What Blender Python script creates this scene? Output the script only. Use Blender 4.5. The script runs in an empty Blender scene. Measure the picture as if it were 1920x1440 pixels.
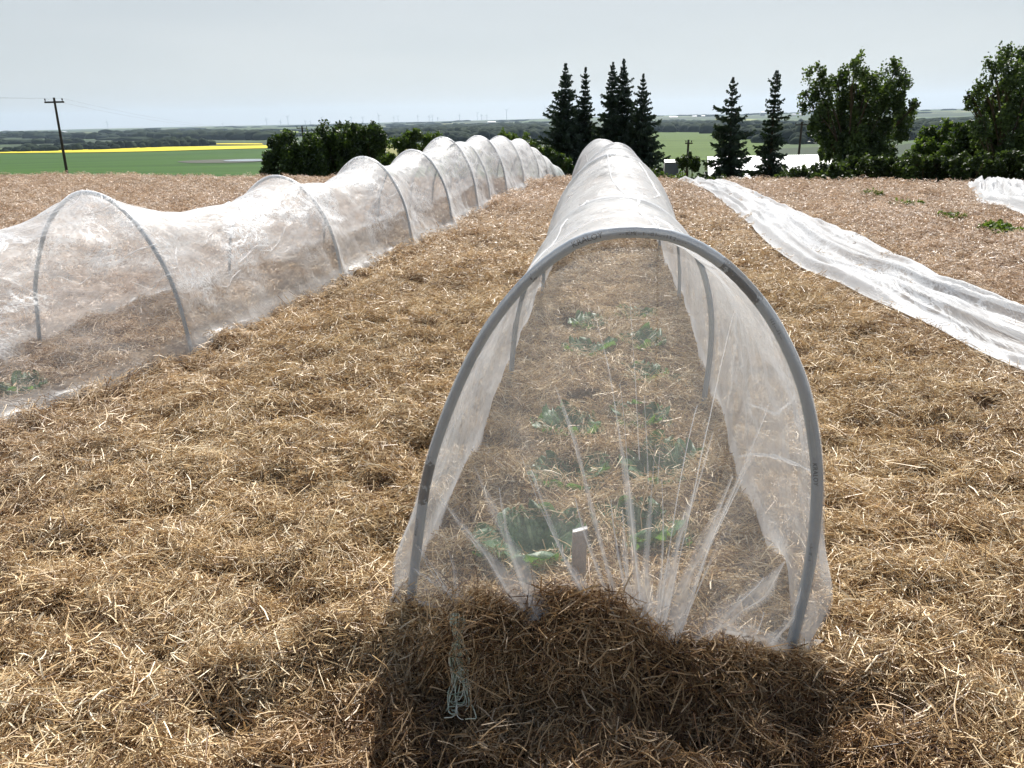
import bpy, bmesh, math, random
import numpy as np
from mathutils import Vector, Matrix
random.seed(7)
RN = np.random.RandomState(11)
SC = bpy.context.scene
COL = SC.collection
R = math.radians

# ------------------------------------------------------------------ camera
F = 1400.0; EYE = 1.45
ROLL = math.atan(42/1920.); PITCH = math.atan(494/F)
cam_d = bpy.data.cameras.new('camera'); cam = bpy.data.objects.new('camera', cam_d); COL.objects.link(cam)
cam_d.sensor_width = 36.0; cam_d.lens = 36.0*F/1920.0
cam_d.clip_start = 0.05; cam_d.clip_end = 60000
cam.location = (0, 0, EYE)
cam.rotation_mode = 'QUATERNION'
cam.rotation_quaternion = (Matrix.Rotation(math.pi/2 - PITCH, 3, 'X') @ Matrix.Rotation(-ROLL, 3, 'Z')).to_quaternion()
SC.camera = cam

# ------------------------------------------------------------------ sky, sun, exposure
SUN_EL, SUN_AZ = R(44), R(11)          # azimuth clockwise from +Y (the way the camera looks)
w = bpy.data.worlds.new('World'); SC.world = w; w.use_nodes = True
nt = w.node_tree; bg = nt.nodes['Background']
sky = nt.nodes.new('ShaderNodeTexSky'); sky.sky_type = 'NISHITA'; sky.sun_disc = False
sky.sun_elevation = SUN_EL; sky.sun_rotation = SUN_AZ
sky.air_density = 1.0; sky.dust_density = 2.0; sky.ozone_density = 1.5; sky.altitude = 700
tc = nt.nodes.new('ShaderNodeTexCoord'); mp = nt.nodes.new('ShaderNodeMapping'); mp.inputs['Scale'].default_value = (1.2, 1.2, 7)
nz = nt.nodes.new('ShaderNodeTexNoise'); nz.inputs['Scale'].default_value = 1.6; nz.inputs['Detail'].default_value = 5; nz.inputs['Roughness'].default_value = .5
cr = nt.nodes.new('ShaderNodeValToRGB')
cr.color_ramp.elements[0].position = .3; cr.color_ramp.elements[0].color = (4.6, 4.9, 5.0, 1)
cr.color_ramp.elements[1].position = .75; cr.color_ramp.elements[1].color = (5.3, 5.5, 5.5, 1)
mx = nt.nodes.new('ShaderNodeMix'); mx.data_type = 'RGBA'; mx.inputs[0].default_value = 0.8
nt.links.new(tc.outputs['Generated'], mp.inputs[0]); nt.links.new(mp.outputs[0], nz.inputs['Vector'])
nt.links.new(nz.outputs[0], cr.inputs[0]); nt.links.new(sky.outputs[0], mx.inputs[6]); nt.links.new(cr.outputs[0], mx.inputs[7])
sxz = nt.nodes.new('ShaderNodeSeparateXYZ'); nt.links.new(tc.outputs['Generated'], sxz.inputs[0])
mr = nt.nodes.new('ShaderNodeMapRange'); mr.inputs[1].default_value = .27; mr.inputs[2].default_value = .6; mr.inputs[3].default_value = .88; mr.inputs[4].default_value = .12
nt.links.new(sxz.outputs[2], mr.inputs[0]); nt.links.new(mr.outputs[0], mx.inputs[0])
nt.links.new(mx.outputs[2], bg.inputs[0]); bg.inputs[1].default_value = 0.072
sl = bpy.data.lights.new('sun', 'SUN'); so = bpy.data.objects.new('sun', sl); COL.objects.link(so)
sl.energy = 5.0; sl.angle = R(.55); sl.color = (1, .965, .91)
sdir = Vector((math.sin(SUN_AZ)*math.cos(SUN_EL), math.cos(SUN_AZ)*math.cos(SUN_EL), math.sin(SUN_EL)))
so.rotation_mode = 'QUATERNION'; so.rotation_quaternion = sdir.to_track_quat('Z', 'Y')
SC.view_settings.view_transform = 'Standard'; SC.view_settings.look = 'None'
SC.view_settings.exposure = 0.82; SC.view_settings.gamma = 1.0
cy = SC.cycles
cy.use_adaptive_sampling = True; cy.adaptive_threshold = 0.02; cy.adaptive_min_samples = 24
cy.use_denoising = True
cy.max_bounces = 6; cy.diffuse_bounces = 3; cy.glossy_bounces = 2; cy.transmission_bounces = 4
cy.transparent_max_bounces = 40; cy.volume_bounces = 0
cy.caustics_reflective = False; cy.caustics_refractive = False
cy.sample_clamp_indirect = 6.0
cy.time_limit = 1000

# ------------------------------------------------------------------ unprojection of measured points
_c, _s = math.cos(ROLL), math.sin(ROLL)
def ray(px, py):
    x = (px-960)/F; y = -(py-720)/F
    xr = x*_c+y*_s; yr = -x*_s+y*_c
    return np.array([xr, math.cos(PITCH)+yr*math.sin(PITCH), -math.sin(PITCH)+yr*math.cos(PITCH)])
def at(px, py, Y):
    d = ray(px, py); return np.array([0, 0, EYE])+d*(Y/d[1])
def atz(px, py, z=0.):
    d = ray(px, py); return np.array([0, 0, EYE])+d*((z-EYE)/d[2])
def proj(P):
    P = np.asarray(P); x, y, z = P[..., 0], P[..., 1], P[..., 2]-EYE
    yc = y*math.sin(PITCH)+z*math.cos(PITCH); zc = y*math.cos(PITCH)-z*math.sin(PITCH)
    xr, yr = x/zc, yc/zc
    return 960+F*(xr*_c-yr*_s), 720-F*(xr*_s+yr*_c)

# ------------------------------------------------------------------ noise
_H = np.random.RandomState(3).rand(65536)
def _h(i, j, s):
    return _H[((i.astype(np.int64)*73856093) ^ (j.astype(np.int64)*19349663) ^ (s*83492791)) & 65535]
def vn(x, y, s=0):
    x = np.asarray(x, float); y = np.asarray(y, float)
    i = np.floor(x); j = np.floor(y); u = x-i; v = y-j
    u = u*u*(3-2*u); v = v*v*(3-2*v)
    a = _h(i, j, s); b = _h(i+1, j, s); c = _h(i, j+1, s); d = _h(i+1, j+1, s)
    return (a*(1-u)+b*u)*(1-v)+(c*(1-u)+d*u)*v - .5
def fbm(x, y, s=0, o=4, g=.5):
    t = 0; a = 1.
    for k in range(o):
        t = t+a*vn(np.asarray(x)*2**k+17*k, np.asarray(y)*2**k-9*k, s+k); a *= g
    return t
def sstep(a, b, x):
    t = np.clip((np.asarray(x, float)-a)/(b-a), 0, 1); return t*t*(3-2*t)

# ------------------------------------------------------------------ terrain height
CAB = [(.08, 2.36, .15), (.47, 2.52, .12), (.22, 2.93, .12), (.62, 2.95, .14), (.27, 3.33, .10), (.66, 3.52, .10),
       (.36, 3.72, .10), (.77, 4.22, .13), (.50, 4.72, .12), (.86, 4.86, .11), (.60, 5.5, .1), (1.0, 5.7, .1)]
def crest_s(x, y): return y+.38*x-20.8
HOLES = [(-.78, 1.60, .13, .10, .11), (2.05, 3.42, .22, .12, .13), (-2.62, 4.0, .1, .08, .07), (1.6, 2.3, .12, .07, .05), (-1.35, 2.6, .14, .06, .06),
         (-.62, 2.1, .12, .10, .08), (1.3, 8.6, .5, .25, .12), (-3.6, 10.5, .3, .15, .12), (-6., 12., .3, .15, .15), (-.1, 9.2, .3, .12, .1), (-.5, 7.6, .25, .1, .08),
         (2.2, 5.5, .3, .12, .07), (1.55, 1.75, .13, .12, .08), (-1.6, 1.75, .2, .06, .06), (-.1, 1.42, .12, .06, .08), (.42, 1.5, .16, .05, .09)]
# crest of the heap of straw that buries the front of the tunnel: (x, y, height)
HEAP = np.array([(-.62, 1.90, 0), (-.45, 1.86, .01), (-.32, 1.83, .025), (-.22, 1.80, .065), (-.13, 1.76, .13), (-.06, 1.74, .125), (0, 1.74, .10), (.04, 1.74, .13), (.10, 1.73, .155),
                 (.19, 1.73, .165), (.27, 1.72, .145), (.34, 1.71, .085), (.39, 1.71, .075), (.46, 1.71, .085), (.53, 1.72, .06), (.62, 1.73, .01), (.72, 1.73, -.04), (.80, 1.75, -.04), (.95, 1.76, 0)])
def heap(x, y):
    cx = HEAP[:, 0]
    yc = np.interp(x, cx, HEAP[:, 1]); zc = np.interp(x, cx, HEAP[:, 2], left=0, right=0)-.0
    d = y-yc+.02*vn(np.asarray(x)*14, np.asarray(y)*9, 77)
    base = .12*np.maximum(zc, 0)
    front = np.where(d < 0, np.exp(-(np.abs(d)/.075)**2.6), np.exp(-(d/.16)**2))
    apron = sstep(-.62, -.05, d)*(1-sstep(0, .3, d))
    dip = .11*sstep(-.75, -.5, x)*(1-sstep(.75, 1.05, x))*sstep(1.0, 1.25, y)*(1-sstep(-.12, -.03, d))
    lm = .075*fbm(np.asarray(x)/.17, np.asarray(y)/.13, 91, 3)*sstep(-.7, -.5, x)*(1-sstep(.8, 1.0, x))*sstep(1.0, 1.2, y)*(1-sstep(-.02, .06, d))
    return (zc-base)*front+base*apron-dip+lm
def H0(x, y):
    x = np.asarray(x, float); y = np.asarray(y, float)
    s = crest_s(x, y); q = (s+np.sqrt(s*s+1.0))/2-.02
    z = -28*(1-np.exp(-.17*q/28))
    r = np.hypot(x, y)
    z = z+sstep(1500, 9500, r)*(34+10*sstep(-3000, 2500, x))+sstep(1200, 4000, r)*(fbm(x/1900., y/1500., 31, 3)*16)
    z = z+sstep(150, 700, r)*fbm(x/260., y/260., 35, 2)*2.2
    return z
def H1(x, y, fine=True):
    x = np.asarray(x, float); y = np.asarray(y, float)
    s = crest_s(x, y); near = 1-sstep(2, 14, s)
    z = H0(x, y)
    l = fbm(x/1.7, y/1.3, 1, 3)*.07-.13*np.clip(np.abs(fbm(x/.5, y/.36, 5, 3))-.10, 0, .5)-.36*np.clip(fbm(x/.42, y/.28, 21, 3)-.34, 0, .25)+fbm(x/.15, y/.12, 9, 2)*.06
    l = l+sstep(8, 16, y)*fbm(x/.9, y/.9, 12, 2)*.10
    # quieter where things stand
    tc_ = np.interp(y, [4.0, 5.4, 6.7, 8.8, 11.5, 19.2, 20], [3.4, 3.45, 3.45, 3.6, 4.0, 4.8, 5]); tw_ = np.interp(y, [3, 5, 9, 20], [.75, .8, .75, .6])
    l = l*(1-.8*(1-sstep(.85, 1.25, np.abs(x-tc_)/tw_))*(y > 2.5)*(y < 21))
    z = z+near*(l-.02)
    xe = np.interp(y, [2.5, 5.0, 7.5, 9.45, 11.15, 13.05, 15.5, 18], [-2.98, -2.14, -1.61, -1.14, -.75, -.44, .06, .46]); de = np.maximum(x-xe, 0)
    z = z-.075*(1-np.exp(-(de/.05)**2))*np.exp(-de/.30)*(y > 1.5)*(y < 18)
    xe = np.interp(y, [1.98, 4.1, 6.38, 8.75, 11.1, 13.5], [-.42, -.08, .20, .55, .87, .98]); de = np.maximum(xe-x, 0)
    z = z-.04*(1-np.exp(-(de/.04)**2))*np.exp(-de/.16)*(y > 2.05)*(y < 13)
    if fine:
        for (hx, hy, hr, ry, dp) in HOLES:
            z = z-dp*np.exp(-(((x-hx)/hr)**2+((y-hy)/ry)**2)**1.3)
        for (hx, hy, hr) in CAB:
            d2 = ((x-hx)/hr)**2+((y-hy)/(hr*.8))**2
            z = z-.09*np.exp(-d2**1.5)+.035*np.exp(-((np.sqrt(d2)-1.7)/.5)**2)
        z = z+heap(x, y)
    return z

# ------------------------------------------------------------------ mesh + object helpers
def mesh_from(name, V, Q, smooth=False, uv=None, attr=None):
    V = np.asarray(V, np.float32).reshape(-1, 3); Q = np.asarray(Q, np.int32)
    k = Q.shape[1]; me = bpy.data.meshes.new(name)
    me.vertices.add(len(V)); me.vertices.foreach_set('co', V.ravel())
    me.loops.add(Q.size); me.loops.foreach_set('vertex_index', Q.ravel())
    me.polygons.add(len(Q)); me.polygons.foreach_set('loop_start', np.arange(0, Q.size, k, dtype=np.int32))
    if smooth: me.polygons.foreach_set('use_smooth', np.ones(len(Q), bool))
    if uv is not None:
        l = me.uv_layers.new(name='UVMap'); l.data.foreach_set('uv', np.asarray(uv, np.float32)[Q.ravel()].ravel())
    if attr:
        for n, (dom, val) in attr.items():
            val = np.asarray(val, np.float32)
            a = me.attributes.new(n, 'FLOAT', dom); a.data.foreach_set('value', val.ravel())
    me.update(calc_edges=True); return me
class MB:
    def __init__(s): s.v = []; s.q = []; s.n = 0; s.t = []
    def add(s, V, Q, t=0.5):
        V = np.asarray(V, float).reshape(-1, 3); Q = np.asarray(Q, int)
        s.v.append(V); s.q.append(Q+s.n); s.n += len(V)
        s.t.append(np.full(len(Q), t) if np.isscalar(t) else np.asarray(t, float))
    def box(s, c, h, rz=0):
        c = np.array(c, float); h = np.array(h, float)
        P = np.array([[x, y, z] for x in (-1, 1) for y in (-1, 1) for z in (-1, 1)], float)*h
        a = math.cos(rz); b = math.sin(rz)
        P = np.stack([P[:, 0]*a-P[:, 1]*b, P[:, 0]*b+P[:, 1]*a, P[:, 2]], 1)+c
        s.add(P, [[0, 1, 3, 2], [4, 6, 7, 5], [0, 4, 5, 1], [2, 3, 7, 6], [0, 2, 6, 4], [1, 5, 7, 3]])
    def tube(s, P, rad, n=8, t=.5):
        P = np.asarray(P, float); m = len(P); rad = np.broadcast_to(np.asarray(rad, float), (m,))
        T = np.gradient(P, axis=0); T /= np.linalg.norm(T, axis=1)[:, None]+1e-9
        up = np.array([0, 0, 1.]) if abs(T[0][2]) < .9 else np.array([1., 0, 0])
        N = np.zeros_like(P); N[0] = np.cross(T[0], up); N[0] /= np.linalg.norm(N[0])
        for i in range(1, m):
            v = N[i-1]-T[i]*np.dot(N[i-1], T[i]); N[i] = v/(np.linalg.norm(v)+1e-9)
        B = np.cross(T, N); a = np.linspace(0, 2*np.pi, n, endpoint=False)
        V = P[:, None]+rad[:, None, None]*(np.cos(a)[None, :, None]*N[:, None]+np.sin(a)[None, :, None]*B[:, None])
        V = V.reshape(-1, 3); Q = []
        for i in range(m-1):
            for j in range(n):
                Q.append([i*n+j, i*n+(j+1) % n, (i+1)*n+(j+1) % n, (i+1)*n+j])
        V = np.vstack([V, P[0], P[-1]])
        for j in range(n):
            Q.append([m*n, (j+1) % n, j, j]); Q.append([m*n+1, (m-1)*n+j, (m-1)*n+(j+1) % n, (m-1)*n+(j+1) % n])
        Q = [q if q[2] != q[3] else q[:3]+[q[0]] for q in Q]
        s.add(V, [q for q in Q if len(set(q)) == 4], t)
        s.caps = True
    def build(s, name, mat, parent=None, smooth=False):
        V = np.vstack(s.v); Q = np.vstack(s.q)
        me = mesh_from(name, V, Q, smooth, attr={'tint': ('FACE', np.concatenate(s.t))})
        return link(name, me, mat, parent)
def link(name, me, mat=None, parent=None):
    o = bpy.data.objects.new(name, me); COL.objects.link(o)
    if mat is not None: me.materials.append(mat)
    if parent is not None:
        o.parent = parent; o.matrix_parent_inverse = Matrix.Translation(-Vector(parent.location)) if parent.rotation_euler.z == 0 else parent.matrix_world.inverted()
    return o
def empty(name, loc):
    o = bpy.data.objects.new(name, None); COL.objects.link(o); o.location = Vector(loc); o.empty_display_size = .1
    return o
def tag(o, label=None, cat=None, group=None, kind=None):
    if label: o['label'] = label
    if cat: o['category'] = cat
    if group: o['group'] = group
    if kind: o['kind'] = kind
    return o
def gridq(m, n):
    i = np.arange(m-1)[:, None]*n+np.arange(n-1)[None, :]; i = i.ravel()
    return np.stack([i, i+1, i+n+1, i+n], 1)

# ------------------------------------------------------------------ material helpers
def mat(name):
    m = bpy.data.materials.new(name); m.use_nodes = True; t = m.node_tree
    b = t.nodes['Principled BSDF']; return m, t, b
def N(t, typ, **k):
    n = t.nodes.new(typ)
    for a, v in k.items():
        if a in n.inputs: n.inputs[a].default_value = v
        else: setattr(n, a, v)
    return n
def ramp(t, stops, fac):
    r = t.nodes.new('ShaderNodeValToRGB'); e = r.color_ramp.elements
    while len(e) < len(stops): e.new(.5)
    for k, (p, c) in enumerate(stops): e[k].position = p; e[k].color = (*c, 1) if len(c) == 3 else c
    t.links.new(fac, r.inputs[0]); return r.outputs[0]
def mixc(t, fac, a, b, blend='MIX'):
    m = t.nodes.new('ShaderNodeMix'); m.data_type = 'RGBA'; m.blend_type = blend
    for sock, v in ((0, fac), (6, a), (7, b)):
        if hasattr(v, 'is_output'): t.links.new(v, m.inputs[sock])
        else: m.inputs[sock].default_value = v if sock == 0 else (*v, 1)
    return m.outputs[2]
def math_(t, op, a, b=None, c=None, clamp=False):
    m = t.nodes.new('ShaderNodeMath'); m.operation = op; m.use_clamp = clamp
    for k, v in enumerate((a, b, c)):
        if v is None: continue
        if hasattr(v, 'is_output'): t.links.new(v, m.inputs[k])
        else: m.inputs[k].default_value = v
    return m.outputs[0]
def noise(t, vec, scale, detail=4, rough=.5, dist=0):
    n = N(t, 'ShaderNodeTexNoise', Scale=scale, Detail=detail, Roughness=rough, Distortion=dist)
    if vec is not None: t.links.new(vec, n.inputs['Vector'])
    return n.outputs[0]
def attr(t, n):
    a = t.nodes.new('ShaderNodeAttribute'); a.attribute_name = n; return a.outputs['Fac']
def plain(name, col, rough=.6, var=0., vs=20., spec=.4, bump=0., metal=0.):
    m, t, b = mat(name)
    g = N(t, 'ShaderNodeNewGeometry')
    n = noise(t, g.outputs['Position'], vs, 5, .6)
    c = ramp(t, [(.25, tuple(x*(1-var) for x in col)), (.75, tuple(min(1, x*(1+var)) for x in col))], n)
    t.links.new(c, b.inputs['Base Color']); b.inputs['Roughness'].default_value = rough; b.inputs['Specular IOR Level'].default_value = spec
    b.inputs['Metallic'].default_value = metal
    if bump:
        bp = N(t, 'ShaderNodeBump', Strength=bump, Distance=.01); t.links.new(n, bp.inputs['Height']); t.links.new(bp.outputs[0], b.inputs['Normal'])
    return m
def foliage(name, dark, mid, light, trans=.35):
    m, t, b = mat(name)
    tn = attr(t, 'tint')
    oi = N(t, 'ShaderNodeObjectInfo')
    c = ramp(t, [(0, dark), (.5, mid), (1, light)], tn)
    b.inputs['Roughness'].default_value = .55; b.inputs['Specular IOR Level'].default_value = .35
    t.links.new(c, b.inputs['Base Color'])
    tr = N(t, 'ShaderNodeBsdfTranslucent'); c2 = mixc(t, 1.0, c, (1.25, 1.35, .55), 'MULTIPLY'); t.links.new(c2, tr.inputs[0])
    ms = N(t, 'ShaderNodeMixShader'); ms.inputs[0].default_value = trans
    t.links.new(b.outputs[0], ms.inputs[1]); t.links.new(tr.outputs[0], ms.inputs[2])
    t.links.new(ms.outputs[0], t.nodes['Material Output'].inputs[0]); return m

# straw
STRAW_STOPS = [(0, (.05, .026, .015)), (.22, (.22, .135, .07)), (.5, (.49, .345, .18)), (.75, (.72, .575, .34)), (1, (.84, .755, .57))]
def P_(g): return g.outputs['Position']
def straw_material():
    m, t, b = mat('dry_straw')
    g = N(t, 'ShaderNodeNewGeometry'); oi = N(t, 'ShaderNodeObjectInfo')
    tn = attr(t, 'tint')
    big = noise(t, g.outputs['Position'], 1.1, 3, .6)
    med = noise(t, g.outputs['Position'], 4.5, 3, .6)
    v = math_(t, 'ADD', tn, math_(t, 'MULTIPLY', math_(t, 'SUBTRACT', big, .5), .55))
    v = math_(t, 'ADD', v, math_(t, 'MULTIPLY', math_(t, 'SUBTRACT', med, .5), .55))
    v = math_(t, 'ADD', v, math_(t, 'MULTIPLY', math_(t, 'SUBTRACT', oi.outputs['Random'], .5), .16), clamp=True)
    c = ramp(t, STRAW_STOPS, v)
    # drier and paler straw on the outer field, browner between the rows
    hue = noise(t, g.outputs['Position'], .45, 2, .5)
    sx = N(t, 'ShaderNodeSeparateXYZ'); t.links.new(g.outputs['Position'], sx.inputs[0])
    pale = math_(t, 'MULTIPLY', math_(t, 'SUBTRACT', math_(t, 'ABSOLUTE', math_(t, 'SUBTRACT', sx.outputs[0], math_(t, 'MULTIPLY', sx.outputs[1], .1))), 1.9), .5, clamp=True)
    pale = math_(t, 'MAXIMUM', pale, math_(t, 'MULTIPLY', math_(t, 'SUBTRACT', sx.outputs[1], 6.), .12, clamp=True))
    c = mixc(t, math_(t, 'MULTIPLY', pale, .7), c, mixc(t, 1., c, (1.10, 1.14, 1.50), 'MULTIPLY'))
    c = mixc(t, math_(t, 'MULTIPLY', hue, .5), c, mixc(t, 1., c, (1.08, .92, .78), 'MULTIPLY'))
    # heap hay is browner, with the heap's shade painted into the colour
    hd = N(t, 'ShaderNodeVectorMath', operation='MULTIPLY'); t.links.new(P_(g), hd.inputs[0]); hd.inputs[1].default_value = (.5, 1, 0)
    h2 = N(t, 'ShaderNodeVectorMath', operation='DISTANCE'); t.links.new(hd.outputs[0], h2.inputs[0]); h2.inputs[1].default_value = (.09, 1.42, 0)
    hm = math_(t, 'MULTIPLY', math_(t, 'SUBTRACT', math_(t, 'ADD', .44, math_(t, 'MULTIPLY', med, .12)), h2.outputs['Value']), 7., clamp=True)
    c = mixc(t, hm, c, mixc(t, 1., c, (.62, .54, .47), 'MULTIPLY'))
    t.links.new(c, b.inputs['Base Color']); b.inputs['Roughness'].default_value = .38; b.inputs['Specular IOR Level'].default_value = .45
    tr = N(t, 'ShaderNodeBsdfTranslucent'); t.links.new(c, tr.inputs[0])
    ms = N(t, 'ShaderNodeMixShader'); ms.inputs[0].default_value = .12
    t.links.new(b.outputs[0], ms.inputs[1]); t.links.new(tr.outputs[0], ms.inputs[2])
    t.links.new(ms.outputs[0], t.nodes['Material Output'].inputs[0]); return m
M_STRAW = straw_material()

def ground_material():
    m, t, b = mat('ground_cover')
    g = N(t, 'ShaderNodeNewGeometry'); P = g.outputs['Position']
    # straw litter under the mulch
    n1 = noise(t, P, 55, 5, .7); n2 = noise(t, P, 3.5, 4, .6)
    v = math_(t, 'ADD', math_(t, 'MULTIPLY', n1, .9), math_(t, 'MULTIPLY', n2, .35))
    cs = ramp(t, [(.35, (.03, .018, .010)), (.6, (.12, .075, .04)), (.85, (.34, .24, .14))], v)
    # farmland
    mp = N(t, 'ShaderNodeMapping'); mp.inputs['Scale'].default_value = (1/620., 1/430., 0); mp.inputs['Rotation'].default_value = (0, 0, .12); t.links.new(P, mp.inputs[0])
    vo = N(t, 'ShaderNodeTexVoronoi', distance='CHEBYCHEV'); t.links.new(mp.outputs[0], vo.inputs['Vector']); vo.inputs['Scale'].default_value = 1; vo.inputs['Randomness'].default_value = .75
    sp = N(t, 'ShaderNodeSeparateColor'); t.links.new(vo.outputs['Color'], sp.inputs[0])
    fc = ramp(t, [(0, (.030, .045, .022)), (.22, (.035, .05, .024)), (.24, (.07, .11, .035)), (.45, (.05, .085, .03)), (.47, (.032, .046, .024)), (.62, (.09, .13, .05)), (.64, (.16, .17, .08)), (.74, (.05, .08, .03)), (.86, (.27, .25, .08)), (.89, (.03, .045, .022))], sp.outputs[0])
    for e in t.nodes: pass
    fn = noise(t, P, .02, 5, .65)
    fc = mixc(t, math_(t, 'GREATER_THAN', noise(t, P, .0016, 4, .62), .53), fc, (.026, .040, .022))
    fc = mixc(t, math_(t, 'MULTIPLY', fn, .5), fc, (.05, .07, .03))
    gr = ramp(t, [(.3, (.05, .075, .022)), (.7, (.10, .12, .04))], noise(t, P, .5, 5, .7))
    s = attr(t, 'crest')
    far = attr(t, 'far')
    c = mixc(t, s, cs, gr); c = mixc(t, far, c, fc)
    t.links.new(c, b.inputs['Base Color']); b.inputs['Roughness'].default_value = .9; b.inputs['Specular IOR Level'].default_value = .1
    bp = N(t, 'ShaderNodeBump', Strength=.8, Distance=.02); t.links.new(n1, bp.inputs['Height']); t.links.new(bp.outputs[0], b.inputs['Normal'])
    return m

def net_material(name, cover, crease, along=1.0, glint=.10, white=.62, bump=.8, trl=.4):
    """fine white insect netting: threads cover part of each face, more where it folds or is seen edge-on"""
    m, t, b = mat(name); t.nodes.remove(b); out = t.nodes['Material Output']
    g = N(t, 'ShaderNodeNewGeometry'); uv = N(t, 'ShaderNodeUVMap')
    dp = N(t, 'ShaderNodeVectorMath', operation='DOT_PRODUCT'); t.links.new(g.outputs['True Normal'], dp.inputs[0]); t.links.new(g.outputs['Incoming'], dp.inputs[1])
    cosv = math_(t, 'MAXIMUM', math_(t, 'ABSOLUTE', dp.outputs['Value']), .12)
    mp = N(t, 'ShaderNodeMapping'); mp.inputs['Scale'].default_value = (along, 1, 1); t.links.new(uv.outputs[0], mp.inputs[0])
    U = mp.outputs[0]
    # crease lines: narrow ridges of a warped noise
    wn = noise(t, U, 3.2, 6, .66, 1.6)
    rid = math_(t, 'SUBTRACT', 1., math_(t, 'MULTIPLY', math_(t, 'ABSOLUTE', math_(t, 'SUBTRACT', wn, .5)), 22.), clamp=True)
    msk = ramp(t, [(.47, (0, 0, 0)), (.60, (1, 1, 1))], noise(t, U, 1.3, 2, .5))
    wn2 = noise(t, U, 9., 3, .6, 1.2)
    rid2 = math_(t, 'SUBTRACT', 1., math_(t, 'MULTIPLY', math_(t, 'ABSOLUTE', math_(t, 'SUBTRACT', wn2, .5)), 16.), clamp=True)
    ca = attr(t, 'crease')
    k = math_(t, 'MULTIPLY', math_(t, 'ADD', math_(t, 'MULTIPLY', rid, msk), math_(t, 'MULTIPLY', math_(t, 'MULTIPLY', rid2, msk), 1.0)), math_(t, 'MULTIPLY', ca, crease))
    soft = math_(t, 'MULTIPLY', math_(t, 'SUBTRACT', noise(t, U, 2.2, 4, .6), .5), .07)
    cov = math_(t, 'ADD', math_(t, 'ADD', math_(t, 'ADD', cover, soft), math_(t, 'MULTIPLY', k, .55)), math_(t, 'MULTIPLY', attr(t, 'hem'), .13))
    cov = math_(t, 'MINIMUM', math_(t, 'MAXIMUM', cov, .02), .93)
    # 1-(1-c)^(1/cos)
    al = math_(t, 'SUBTRACT', 1., math_(t, 'POWER', math_(t, 'SUBTRACT', 1., cov), math_(t, 'DIVIDE', 1., cosv)), clamp=True)
    di = N(t, 'ShaderNodeBsdfDiffuse'); di.inputs[0].default_value = (white*.965, white*.985, white, 1)
    tr = N(t, 'ShaderNodeBsdfTranslucent'); tr.inputs[0].default_value = (white*.98, white*.985, white*.985, 1)
    gl = N(t, 'ShaderNodeBsdfGlossy'); gl.inputs[0].default_value = (.9, .9, .9, 1); gl.inputs['Roughness'].default_value = .35
    hsum = math_(t, 'ADD', math_(t, 'MULTIPLY', noise(t, U, 2.6, 2.5, .5, .9), 1.), math_(t, 'MULTIPLY', rid, .10))
    bp = N(t, 'ShaderNodeBump', Strength=bump, Distance=.06); t.links.new(hsum, bp.inputs['Height'])
    for q in (di, tr, gl): t.links.new(bp.outputs[0], q.inputs['Normal'])
    m1 = N(t, 'ShaderNodeMixShader'); m1.inputs[0].default_value = trl; t.links.new(di.outputs[0], m1.inputs[1]); t.links.new(tr.outputs[0], m1.inputs[2])
    m2 = N(t, 'ShaderNodeMixShader'); m2.inputs[0].default_value = glint; t.links.new(m1.outputs[0], m2.inputs[1]); t.links.new(gl.outputs[0], m2.inputs[2])
    tp = N(t, 'ShaderNodeBsdfTransparent')
    m3 = N(t, 'ShaderNodeMixShader'); t.links.new(al, m3.inputs[0]); t.links.new(tp.outputs[0], m3.inputs[1]); t.links.new(m2.outputs[0], m3.inputs[2])
    t.links.new(m3.outputs[0], out.inputs[0]); return m
M_NETL = net_material('netting_wrinkled', .195, 1.8, 1.0, .07, .88, .45, .45)
M_NETR = net_material('netting_taut', .185, .35, 1.0, .05, .72, .35, .48)
M_END = net_material('netting_end', .15, .10, glint=.03, white=.82, bump=.3)
M_FOLD = net_material('netting_folded', .09, .1, glint=.04, white=.90, bump=.3)
M_TARP = net_material('netting_bunched', .32, 1.4, .30, .02, .70, .4, .35)

def pipe_material():
    m, t, b = mat('grey_plastic_pipe'); g = N(t, 'ShaderNodeNewGeometry'); P = g.outputs['Position']
    n = noise(t, P, 9, 5, .65); c = ramp(t, [(.3, (.25, .295, .335)), (.7, (.32, .365, .405))], n)
    sm = noise(t, P, 70, 4, .7)
    tot = None
    for (q, r) in ((at(795, 890, 1.96), .07), (at(790, 925, 1.96), .05), (at(1392, 528, 1.80), .085), (at(1375, 505, 1.80), .05), (at(1000, 520, 1.9), .02), (at(1410, 545, 1.79), .05)):
        d = N(t, 'ShaderNodeVectorMath', operation='DISTANCE'); t.links.new(P, d.inputs[0]); d.inputs[1].default_value = tuple(q)
        k = math_(t, 'SUBTRACT', 1., math_(t, 'DIVIDE', d.outputs['Value'], r), clamp=True)
        tot = k if tot is None else math_(t, 'MAXIMUM', tot, k)
    f = math_(t, 'MULTIPLY', math_(t, 'GREATER_THAN', math_(t, 'ADD', sm, math_(t, 'MULTIPLY', tot, .5)), .68), math_(t, 'GREATER_THAN', tot, .02))
    c = mixc(t, math_(t, 'MULTIPLY', f, .8), c, (.03, .032, .036))
    dust = math_(t, 'GREATER_THAN', noise(t, P, 160, 3, .6), .69)
    c = mixc(t, math_(t, 'MULTIPLY', dust, .5), c, (.10, .085, .07))
    t.links.new(c, b.inputs['Base Color']); b.inputs['Roughness'].default_value = .38; b.inputs['Specular IOR Level'].default_value = .5
    return m
M_PIPE = pipe_material()
M_INK = plain('black_ink', (.03, .032, .036), .6)
M_BARK = plain('bark', (.09, .065, .045), .9, .4, 6, .1, .6)
M_POLE = plain('weathered_pole_wood', (.055, .045, .038), .9, .3, 8, .1)

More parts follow.
